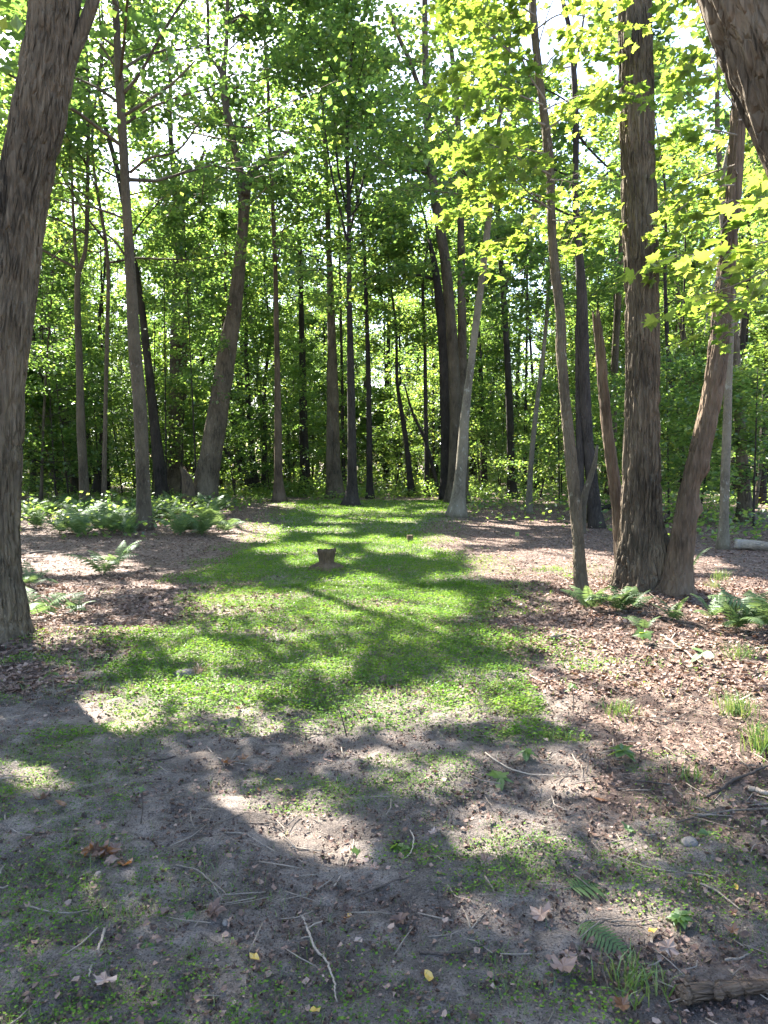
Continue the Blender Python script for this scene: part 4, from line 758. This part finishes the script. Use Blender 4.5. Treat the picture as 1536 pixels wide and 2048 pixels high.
for px, py, a, s, lab in ((1125,1790,.3,.55,'torn fern frond lying on the mud under the mossy patch'),(1150,1855,-.75,.5,'torn green frond lying diagonally near the small weed'),(880,1775,2.2,.4,'withered yellow fern frond lying by the long dark twig')):
    p = on_ground(px, py); root = thing('fern_frond', lab, 'fern frond', p + np.array([0, 0, .015])); o = obj('frond', FR[0], root); o.rotation_euler = (0, .72, a); o.scale = (s, s, s * .55)

# ------------------------------------------------------------------ stumps, stone, logs
def lathe(profile, seg, disp, mat_, name, parent, base):
    th = np.linspace(0, 2 * math.pi, seg, endpoint=False); V = []
    for r, z in profile: V.append(np.stack([r * np.cos(th), r * np.sin(th), np.full(seg, z)], -1))
    V = np.array(V); V = disp(V, th); n = len(profile); Vf = V.reshape(-1, 3)
    i = np.arange(n - 1)[:, None] * seg; j = np.arange(seg)[None]; j2 = (j + 1) % seg
    Q = np.stack([i + j, i + j2, i + seg + j2, i + seg + j], -1).reshape(-1, 4)
    Vf = np.vstack([Vf, Vf[(n-1)*seg:].mean(0)]); T = np.stack([(n-1)*seg + np.arange(seg), (n-1)*seg + (np.arange(seg) + 1) % seg, np.full(seg, n * seg)], -1)
    return obj(name, new_mesh(name, Vf, [Q, T], mat_, smooth=True), parent)
p = on_ground(653, 1142)
st = thing('tree_stump', 'weathered hollow-topped stump standing in the middle of the green path', 'stump', p)
def sd_(V, th):
    r = 1 + .14 * (fbm(np.cos(th) * 3, np.sin(th) * 3, V[:, :, 2] * 3, 5, 3) - .5) * 2 + .09 * np.cos(9 * th + 2 * np.sin(th)); V[:, :, 0] *= r; V[:, :, 1] *= r
    top = np.clip((V[:, :, 2] - .15) / .08, 0, 1); V[:, :, 2] += top * (.01 * np.sin(th * 2 + 1) + .025 * (vnoise(np.cos(th) * 4, np.sin(th) * 4, 0, 9) - .5)); return V
lathe([(.145, -.03), (.125, .03), (.105, .08), (.11, .14), (.122, .2), (.134, .25), (.138, .275), (.124, .28), (.105, .262), (.08, .19), (.03, .17)], 40, sd_, M_ROT, 'trunk', st, p)
def rd_(V, th):
    r = 1 + .3 * np.maximum(np.cos(5 * th + 1), -.4) + .2 * (fbm(np.cos(th) * 3, np.sin(th) * 3, 0, 15, 3) - .5); V[:, :, 0] *= r; V[:, :, 1] *= r; return V
lathe([(.26, -.03), (.23, .02), (.18, .06), (.13, .085), (.1, .09)], 40, rd_, M_ROT, 'root_collar', st, p)
p = on_ground(820, 1085); st = thing('tree_stump', 'small cut stub at the right edge of the path, beyond the hollow stump', 'stump', p)
lathe([(.075, -.02), (.062, .03), (.058, .09), (.06, .125), (.05, .13), (.02, .128)], 20, sd_, M_ROT, 'trunk', st, p)
def rock(px, py, s, seed, label, m, cat='stone', name='stone'):
    rg = np.random.default_rng(seed); p = on_ground(px, py); th, phv = np.meshgrid(np.linspace(0, 2 * math.pi, 14, endpoint=False), np.linspace(-.5, 1.45, 8)); d = np.stack([np.cos(th) * np.cos(phv), np.sin(th) * np.cos(phv), np.sin(phv)], -1)
    r = .8 + .5 * fbm(d[..., 0] * 1.5 + seed, d[..., 1] * 1.5, d[..., 2] * 1.5, seed, 3); V = (d * r[..., None] * np.array(s)).reshape(-1, 3); i = np.arange(7)[:, None] * 14; j = np.arange(14)[None]; j2 = (j + 1) % 14
    Q = np.stack([i + j, i + j2, i + 14 + j2, i + 14 + j], -1).reshape(-1, 4); V = np.vstack([V, V[98:].mean(0)]); T = np.stack([98 + np.arange(14), 98 + (np.arange(14) + 1) % 14, np.full(14, 112)], -1)
    o = obj(name, new_mesh(name, V, [Q, T], m, smooth=True), loc=p); o.rotation_euler[2] = rg.random() * 3; tag(o, label, cat)
M_STONE = bark_mat('grey stone', (0.08, 0.075, 0.07), (0.17, 0.155, 0.145), fx=30, fz=30, bump=.3)
rock(372, 1352, (.09, .05, .05), 3, 'flat dark grey chunk beside a tuft of dead stems on the path', M_STONE)
rock(1380, 1690, (.035, .03, .028), 5, 'round pale stone in the debris below the slanting branch', M_STONE)
rock(452, 1852, (.018, .013, .008), 7, 'thumb-sized grey pebble on the shaded mud', M_STONE)
rock(655, 1165, (.2, .05, .03), 8, 'dark rotten bark slab lying in front of the hollow stump', M_TWIG_DARK, 'bark', 'bark_slab')
def stick(pts, r, m, label, name='twig', cat='twig', lift=.006, stubs=(), group=None, seg=7, k=None, jag=0.0):
    rg = np.random.default_rng(int(pts[0][0] * 7 + pts[0][1])); Q = np.array([on_ground(x, y) for x, y in pts]); Q[:, 2] += r * .8 + lift + rg.random(len(Q)) * min(r, .008)
    if r < .02:
        mid = (Q[1:] + Q[:-1]) / 2; mid[:, :2] += rg.normal(0, .07, (len(mid), 2)) * np.linalg.norm(np.diff(Q, axis=0), axis=1)[:, None] * .5; Q2 = np.zeros((2 * len(Q) - 1, 3)); Q2[::2] = Q; Q2[1::2] = mid; Q = Q2; r = r * .85
    L = smooth_line(np.column_stack([Q, np.linspace(r, r * .55, len(Q))]), 6 * len(Q)); L[:, :2] += rg.normal(0, r * .25, (len(L), 2)); b = Q[0].copy()
    V, F = tube(L[:, :3] - b, L[:, 3], seg, lambda th, s, rr: rr * .35 * (fbm(np.cos(th) * 2, np.sin(th) * 2, s * .12 / r, 3, 2) - .5) + rr * .22 * (fbm(np.cos(th) * 6, np.sin(th) * 6, s * .5 / r, 8, 2) - .5), jag=jag)
    if not stubs:
        o = obj(name, new_mesh(name, V, F, m, smooth=True), loc=b); return tag(o, label, cat, group)
    root = thing(name, label, cat, b, group); obj('stem', new_mesh('stem', V, F, m, smooth=True), root)
    for i0, dx, dy, dz, rr in stubs:
        p0 = L[i0, :3] - b; V, F = tube(np.array([p0, p0 + np.array([dx, dy, dz]) * .5 + [0, 0, .004], p0 + [dx, dy, dz]]), np.array([rr, rr * .9, rr * .75]), 8); obj('side_branch', new_mesh('side_branch', V, F, m, smooth=True), root)
    return root
stick([(1362,2012),(1420,2004),(1490,1996),(1560,1994),(1700,1980)], .026, M_LOG_BARK, 'thick broken log with a sawn knot in the lower right corner', 'log', 'log', stubs=[(1, .002, -.004, .058, .011), (10, .03, -.03, .02, .008)], seg=40, jag=.03)
stick([(1468,1098),(1530,1103),(1600,1109)], .1, M_LOG, 'whitish barkless log lying beyond the pale mottled trunk', 'log', 'log', seg=16, jag=.03)
stick([(1318,1046),(1340,1044),(1372,1046)], .12, M_BARK_RED, 'dark fallen log glimpsed between the big trunk and the leaning one', 'log', 'log', seg=12)
stick([(1190,1022),(1235,1016),(1260,1014)], .1, M_BARK_DARK, 'dark fallen log in the shade behind the broken snag', 'log', 'log', seg=12)
stick([(60,1108),(85,1106),(115,1109)], .02, M_TWIG_PALE, 'pale stick lying in the litter by the thick leaning trunk', seg=8)
STK = [([(1412,1604),(1462,1574),(1500,1558),(1560,1535)], .011, 1, 'stout dark branch slanting up to the right edge', [(8,-.05,-.06,.03,.004)]),([(1500,1588),(1536,1600),(1600,1606)], .016, 0, 'thick weathered branch end at the right edge below the slanting branch', ()),([(1395,1640),(1440,1634),(1500,1630),(1580,1622)], .008, 0, 'long pale-topped stick near the right edge', [(6,-.06,.05,.01,.005)]),([(1352,1652),(1400,1642),(1445,1648)], .006, 1, 'short curved stick under the long one near the right edge', ()),
 ([(1322,1275),(1345,1290),(1372,1308),(1412,1338)], .013, 2, 'bleached forked branch lying in the sunny litter before the leaning trunk', [(9,.1,.16,.03,.006),(14,.12,-.03,.02,.005)]),([(1270,1572),(1300,1574),(1342,1577)], .007, 1, 'short straight dark stick in the littered mud', ()),([(970,1512),(1020,1545),(1060,1556),(1110,1560),(1160,1556)], .005, 2, 'long thin pale twig arching from green path edge to littered mud', [(10,.02,.08,.01,.003)]),([(1103,1600),(1110,1618),(1132,1628)], .0035, 2, 'small white forked twig above the mossy sunny patch', [(6,-.03,-.03,.005,.0025)]),
 ([(1225,1718),(1265,1732),(1330,1748),(1432,1760)], .003, 2, 'long hair-thin white twig on dark mud', [(6,.05,.06,.01,.002),(8,.04,-.05,.005,.002)]),([(1400,1776),(1435,1792),(1478,1828)], .006, 0, 'grey stick pointing down right on dark mud', ()),([(712,1806),(770,1783),(830,1766),(888,1742)], .0055, 1, 'long straight dark twig in the middle of the bare ground', ()),([(668,1785),(690,1748),(704,1712),(708,1690)], .0045, 2, 'pale upright-lying stick with torn leaves at its tip', [(20,.03,.03,.02,.002)]),
 ([(838,1918),(880,1922),(930,1914),(966,1902)], .007, 1, 'short thick dark stick below the withered stems', ()),([(855,1885),(910,1882),(950,1895),(986,1918)], .003, 0, 'thin bowed twig just above the thick dark stick', ()),([(940,1868),(920,1822),(900,1790),(880,1760)], .004, 3, 'yellowish fresh stem bent into a V with its neighbour', ()),([(942,1870),(958,1850),(976,1834)], .003, 3, 'short yellowish stem joining the bent one', ()),
 ([(448,1676),(490,1680),(520,1696),(550,1716)], .005, 0, 'brown twig lying across the sunlit bare patch', ()),([(595,1730),(615,1742),(637,1762)], .003, 2, 'thin straw-coloured twig in the sunlit bare patch', ()),([(352,1742),(395,1752),(428,1780),(456,1808)], .0045, 0, 'curved tan twig beside the pile of crumpled brown leaves', ()),([(210,1870),(204,1892),(194,1925),(178,1968)], .006, 0, 'straight greyish stick pointing at the camera on shaded mud', ()),
 ([(196,1866),(160,1900),(135,1918),(98,1960)], .004, 0, 'slanting twig left of the straight greyish stick', ()),([(10,1638),(16,1662),(38,1674),(64,1678)], .005, 0, 'hooked twig near the left edge', ()),([(58,1822),(100,1834),(140,1836),(178,1829)], .004, 0, 'flat bowed twig on shaded mud at the left', ()),([(604,1846),(622,1890),(655,1940),(668,1975),(674,2018)], .0055, 0, 'long bent twig running down to the bottom edge', [(9,.05,.01,.02,.003),(15,-.03,-.02,.01,.0025)]),
 ([(400,1878),(440,1906),(480,1918),(524,1936)], .003, 1, 'thin dark twig under the fallen leaf at the centre left', ()),([(410,1496),(430,1518),(455,1530),(496,1536)], .006, 0, 'bent twig among rusty leaves below the sandy patch', ()),([(1058,1352),(1075,1360),(1090,1368)], .009, 2, 'short pale stick at the right edge of the green path', ()),([(1100,1278),(1130,1272),(1165,1282)], .016, 0, 'weathered piece of wood in front of the crooked maple', ()),([(985,1208),(1010,1196),(1050,1190)], .01, 2, 'thin pale stick in the shaded litter by the path', ()),
 ([(1200,1512),(1260,1500),(1310,1490)], .004, 2, 'thin straw twig in the sunny litter', ()),([(1160,1855),(1200,1848),(1240,1845)], .004, 0, 'short twig in the sunny mud patch', ()),([(1222,1852),(1270,1853),(1312,1846)], .0035, 0, 'second short twig in the sunny mud patch', ()),([(1450,1932),(1475,1930),(1496,1920)], .006, 2, 'short bleached twig on dark mud above the log', ()),([(1205,1945),(1212,1970),(1218,1990)], .003, 1, 'thin dark twig left of the log', ()),([(60,1560),(20,1556),(-20,1562)], .004, 0, 'twig at the left edge on the lit patch', ()),([(300,1525),(330,1524),(352,1518)], .006, 1, 'short dark stick below the sandy patch', ()),
 ([(600,1470),(640,1474),(665,1470)], .004, 1, 'dark twig lying by the slender upright shoot', ()),([(1040,1585),(1010,1574),(985,1568)], .003, 1, 'thin dark twig in the grass above the mossy patch', ()),([(790,1523),(815,1515),(840,1512)], .003, 2, 'fine pale twig on thin grass in the middle', ()),([(820,1670),(826,1700),(818,1720),(800,1732)], .0035, 2, 'thin looping pale twig near the torn leaves', ()),([(1290,1770),(1320,1790),(1345,1812)], .003, 1, 'fine dark twig pointing at the small weed', ())]
MT = [M_TWIG, M_TWIG_DARK, M_TWIG_PALE, M_TWIG_PALE]
for pts, r, mi, lab, sb in STK: stick(pts, r, MT[mi], lab, 'branch_piece' if r > .01 else 'twig', 'branch' if r > .01 else 'twig', stubs=sb)

# upright shoots and seedlings
def shoot(px, py, tx, ty, r, label, leaves=(), m=None):
    b = on_ground(px, py); d = b[1]; t = at(tx, ty, d); root = thing('seedling', label, 'seedling', b)
    V, F = tube(smooth_line(np.array([b * 0, (t - b) * .5 + [.006, 0, 0], t - b]), 8), np.linspace(r, r * .5, 8), 6); obj('stem', new_mesh('stem', V, F, m or M_TWIG_DARK, smooth=True), root)
    rg = np.random.default_rng(int(px)); tv = MAPLE
    for u, a, s in leaves:
        o = obj('leaf', SEED_LEAF[rg.integers(2)], root); o.location = (t - b) * u; o.rotation_euler = (rg.normal(-.3, .2), rg.normal(0, .3), a); o.scale = (s, s, s)
OVAL = (np.array([[0, 0, 0], [.22, .2, .04], [.3, .5, .02], [.16, .85, -.04], [0, 1.05, -.1], [-.16, .85, -.04], [-.3, .5, .02], [-.22, .2, .04], [0, .5, -.03]]), np.array([[8, k, (k + 1) % 8] for k in range(8)]))
SEED_LEAF = [new_mesh('leaf', OVAL[0], OVAL[1], M_FERN, {'v': ('FACE', np.full(8, .6))}), new_mesh('leaf', MAPLE[0], MAPLE[1], M_MAPLE, {'v': ('FACE', np.full(len(MAPLE[1]), .3))})]
shoot(694,1476,664,1378,.004,'slender bare upright shoot leaning over the near end of the green path')
shoot(1146,1425,1144,1368,.004,'upright seedling in the sandy patch right of the green path',[(1,.5,.06),(1,2.6,.06),(.95,4.4,.05),(.8,1.5,.05)],M_TWIG)
shoot(1164,1430,1166,1408,.003,'short bare stub beside the upright seedling')
shoot(282,1650,284,1575,.003,'thin dark upright shoot on the shaded grass',[(1,1,.03),(1,3.5,.025)])
shoot(106,1400,104,1345,.004,'seedling with pale leaves near the thick leaning trunk',[(1,.4,.08),(1,2.4,.08),(1,4.2,.07)],M_TWIG)
shoot(86,1312,92,1290,.006,'dark knobbly sprout in the litter by the thick leaning trunk',[],M_TWIG_DARK)
shoot(1364,1850,1360,1830,.003,'small weed with a rosette of pointed leaves on dark mud',[(1,k*1.05,.045+.01*(k%2)) for k in range(6)],M_TWIG)
shoot(1172,1552,1176,1512,.004,'pair of broken reddish stems in the mud',[],M_TWIG)
shoot(1320,1720,1322,1650,.002,'thin dark upright stem in the debris',[(1,1,.02)])
shoot(1250,1525,1246,1500,.003,'leafy seedling spreading broad green leaves in the littered mud',[(1,k*1.25,.09) for k in range(5)],M_TWIG)
shoot(1050,1530,1052,1500,.003,'leafy seedling among grass right of the green path',[(1,k*1.5,.07) for k in range(4)],M_TWIG)
shoot(1000,1570,1000,1555,.002,'seedling with two wide green leaves by the long pale twig',[(1,2.8,.09),(1,.3,.09),(1,4.6,.07)],M_TWIG)
shoot(1400,1330,1405,1305,.003,'bright sunlit maple seedling by the bleached forked branch',[(1,k*1.5+.4,.12) for k in range(4)],M_TWIG)
shoot(1290,1290,1288,1265,.003,'seedling in the litter below the fern cluster',[(1,k*1.7,.1) for k in range(3)],M_TWIG)
shoot(150,1240,152,1215,.003,'broad-leaved seedling right of the sunlit fern',[(1,k*1.5,.12) for k in range(4)],M_TWIG)
shoot(790,1702,792,1690,.002,'torn green leaves clustered at the tip of the pale stick',[(1,k*1.6,.075) for k in range(4)],M_TWIG)
shoot(715,1712,718,1700,.002,'wilted green leaves lying beside the pale stick',[(1,k*1.6+.5,.08) for k in range(4)],M_TWIG)
def tuft(px, py, n, h, label, seed, m=None, spread=.05):
    rg = np.random.default_rng(seed); b = on_ground(px, py); s = spread; xx, yy = rg.normal(0, s, n), rg.normal(0, s, n); a = np.full(n, 0.0)
    V, F = blades(xx + b[0], yy + b[1], rg.uniform(.5, 1, n) * h, np.full(n, .0028), rg, .5); nf = sum(len(f) for f in F)
    root = thing('grass_tuft', label, 'grass tuft', b); obj('blades', new_mesh('blades', V - b, F, m or M_GRASS, {'v': ('FACE', rg.uniform(.3, 1, nf))}), root, kind='stuff')
for k, (px, py, n, h, lab) in enumerate(((1238,1428,90,.13,'yellow-green grass tuft in the sunny litter'),(1470,1428,120,.2,'tall grass tuft near the right edge above the debris'),(1525,1500,120,.22,'grass tuft cut by the right edge'),(1265,1975,90,.1,'grass tuft left of the broken log'),(1440,1160,60,.22,'grass tuft in the litter right of the leaning trunk'),(1430,1180,50,.18,'low grass clump beside the taller one right of the leaning trunk'),(215,1832,40,.04,'tiny yellow grass tuft on the shaded mud'),(1480,1320,80,.2,'thin grass under the bushy ferns'),(1110,1480,50,.07,'sparse grass tuft below the sandy patch right of the path'),(1390,1560,60,.1,'thin drooping grass in the debris below the stout dark branch'),(560,1150,50,.1,'grass tuft left of the hollow stump'))):
    tuft(px, py, n, h, lab, 700 + k)
tuft(398, 1352, 60, .13, 'bristly tuft of dark dead stems beside the flat grey chunk', 720, M_DEAD, .035)

# ------------------------------------------------------------------ fallen leaves one can pick out
def crumpled(seed, tmpl, m, tone, curl):
    rg = np.random.default_rng(seed); V = tmpl[0].copy(); V[:, 0] -= 0; r2 = V[:, 0] ** 2 + (V[:, 1] - .45) ** 2
    V[:, 2] = curl * r2 + .12 * np.sin(V[:, 0] * 7 + seed) * np.cos(V[:, 1] * 6 + seed) + rg.normal(0, .05, len(V)); V[:, 0] *= 1 - .35 * abs(curl)
    return new_mesh('fallen_leaf', V, tmpl[1], m, {'v': ('FACE', np.clip(tone + rg.normal(0, .06, len(tmpl[1])), 0, 1))})
FL = {'brown': [crumpled(800 + k, MAPLE, M_DEAD, .35 + .1 * (k % 3), c) for k, c in enumerate((.5, .9, -.6, .3))], 'pale': [crumpled(820 + k, MAPLE, M_DEAD, .78, c) for k, c in enumerate((.4, -.4))], 'rust': [crumpled(830 + k, OVAL if k else MAPLE, M_RUST, .6, c) for k, c in enumerate((.6, .4))], 'green': [crumpled(840 + k, MAPLE, M_FERN, .6, c) for k, c in enumerate((.3, -.3))], 'yellow': [crumpled(850, OVAL, leaf_mat('yellow leaf', [(0, (.5, .32, .06)), (1, (.6, .42, .1))], [(0, (.5, .3, .05)), (1, (.6, .4, .1))], trans=.3), .5, .4)]}
def fallen(px, py, kind, size, label, rg, group=None, tilt=.25):
    p = on_ground(px, py); ml = FL[kind]; o = obj('fallen_leaf', ml[rg.integers(len(ml))], loc=p + np.array([0, 0, .012 + .1 * size])); o.rotation_euler = (rg.normal(0, tilt), rg.normal(0, tilt), rg.random() * 6.28); size *= .8; o.scale = (size,) * 3
    return tag(o, label, 'leaf', group)
rg = np.random.default_rng(111)
for k in range(9):
    fallen(212 + rg.normal(0, 26), 1722 + rg.normal(0, 9), 'brown' if k % 3 else 'rust', rg.uniform(.06, .095), ('curled brown leaf in the crumpled pile on the shaded mud'), rg, 'crumpled brown leaf pile', .7)
for px, py, kd, s, lab in ((255,1745,'rust',.07,'pointed brown leaf at the right end of the crumpled pile'),(418,1835,'brown',.085,'dark brown crinkled leaf on shaded mud left of centre'),(445,1535,'rust',.09,'rusty leaf by the bent twig'),(485,1530,'rust',.07,'small orange leaf at the end of the bent twig'),(517,1585,'rust',.05,'orange leaf on thin grass'),(565,1568,'yellow',.05,'yellow leaf on thin grass below the path'),(135,1620,'rust',.07,'orange-brown leaf on the shaded grass at the left'),(80,1615,'brown',.1,'large dark curled leaf at the left'),(45,1605,'brown',.09,'dark curled leaf next to the hooked twig'),(215,1975,'pale',.08,'pale curled leaf near the bottom edge'),(305,1890,'brown',.05,'pinkish crumpled leaf on shaded mud'),(1090,1855,'pale',.1,'big pale tan leaf standing beside a torn frond'),(1115,1960,'pale',.1,'pale grey lobed leaf on dark mud'),(962,1738,'pale',.075,'whitish leaf in the mud below the mossy patch'),(742,1752,'pale',.06,'white leaf right of the pale stick'),(1298,1878,'yellow',.07,'yellow-orange leaf in the sunny mud patch'),(1470,1778,'yellow',.05,'pale yellow leaf on dark mud at the right'),(1240,2035,'rust',.06,'orange leaf at the bottom edge left of the log'),(1185,1605,'rust',.085,'bent rusty leaf in the littered mud'),(1415,1670,'green',.1,'broad green leaf lying below the long stick'),(448,1608,'green',.06,'light green leaf on the shaded grass'),(190,1600,'pale',.06,'pale leaf on shaded grass at the left'),(1258,1665,'green',.07,'pale green leaf on dark mud'),(985,1650,'pale',.05,'pale leaf beside the mossy patch'),(865,1980,'yellow',.06,'yellow leaf near the bottom edge at the centre'),(500,1925,'yellow',.06,'drooping yellow leaf on the thin dark twig'),(640,2035,'yellow',.05,'yellow leaf at the bottom edge'),(385,1845,'green',.05,'small green leaf beside the dark brown crinkled leaf'),(285,1905,'green',.05,'green leaf on shaded mud'),(715,1432,'pale',.07,'white leaf scrap on the bright end of the path'),(735,1428,'pale',.06,'second white scrap on the bright end of the path'),(600,1412,'green',.07,'green leaf lying on the path by the upright shoot'),(810,1500,'rust',.05,'tiny orange leaf on the grey ground'),(1013,1468,'rust',.07,'brown leaf at the end of the bright green'),(130,1430,'pale',.06,'pale leaf at the edge of the sandy patch'),(110,1502,'pale',.05,'small pale leaf in the shadow band'),(85,1375,'pale',.1,'large pale leaf near the seedling by the thick trunk'),(1280,1232,'rust',.08,'orange leaf in the fern cluster'),(1440,1245,'rust',.1,'orange leaf left of the bushy ferns'),(690,1850,'rust',.05,'red-orange leaf in the sunlit bare patch'),(700,1850,'yellow',.04,'small orange scrap in the sunlit bare patch')):
    fallen(px, py, kd, s, lab, rg)
MARK = [(on_ground(*q[0][len(q[0]) // 2])[:2], q[3]) for q in STK if len(q[3].split()) < 10]; seen_ = {}
for k in range(150):
    y = 2.1 + 5.5 * rg.random() ** 1.3; x = rg.uniform(-.5, .54) * y; m_, l_, _ = masks(np.array([x]), np.array([y]))
    px, py = project(x, y, 0.0)
    if m_[0] > .55 or rg.random() > .25 + l_[0]: continue
    kd = rg.choice(['brown', 'brown', 'pale', 'rust']) if x > 1 or y > 4.5 else rg.choice(['brown', 'pale'])
    mk = min(MARK, key=lambda t: (t[0][0] - x) ** 2 + (t[0][1] - y) ** 2)[1]; wd = {'brown': 'small curled brown', 'pale': 'small pale dry', 'rust': 'small rusty'}[kd]
    seen_[(kd, mk)] = seen_.get((kd, mk), 0) + 1; o_ = ORD[seen_[(kd, mk)] - 1]
    fallen(float(px), float(py), kd, rg.uniform(.03, .075), f'{o_} {wd} leaf by the {mk}', rg, f'small {kd} leaves on the clearing floor', .4)
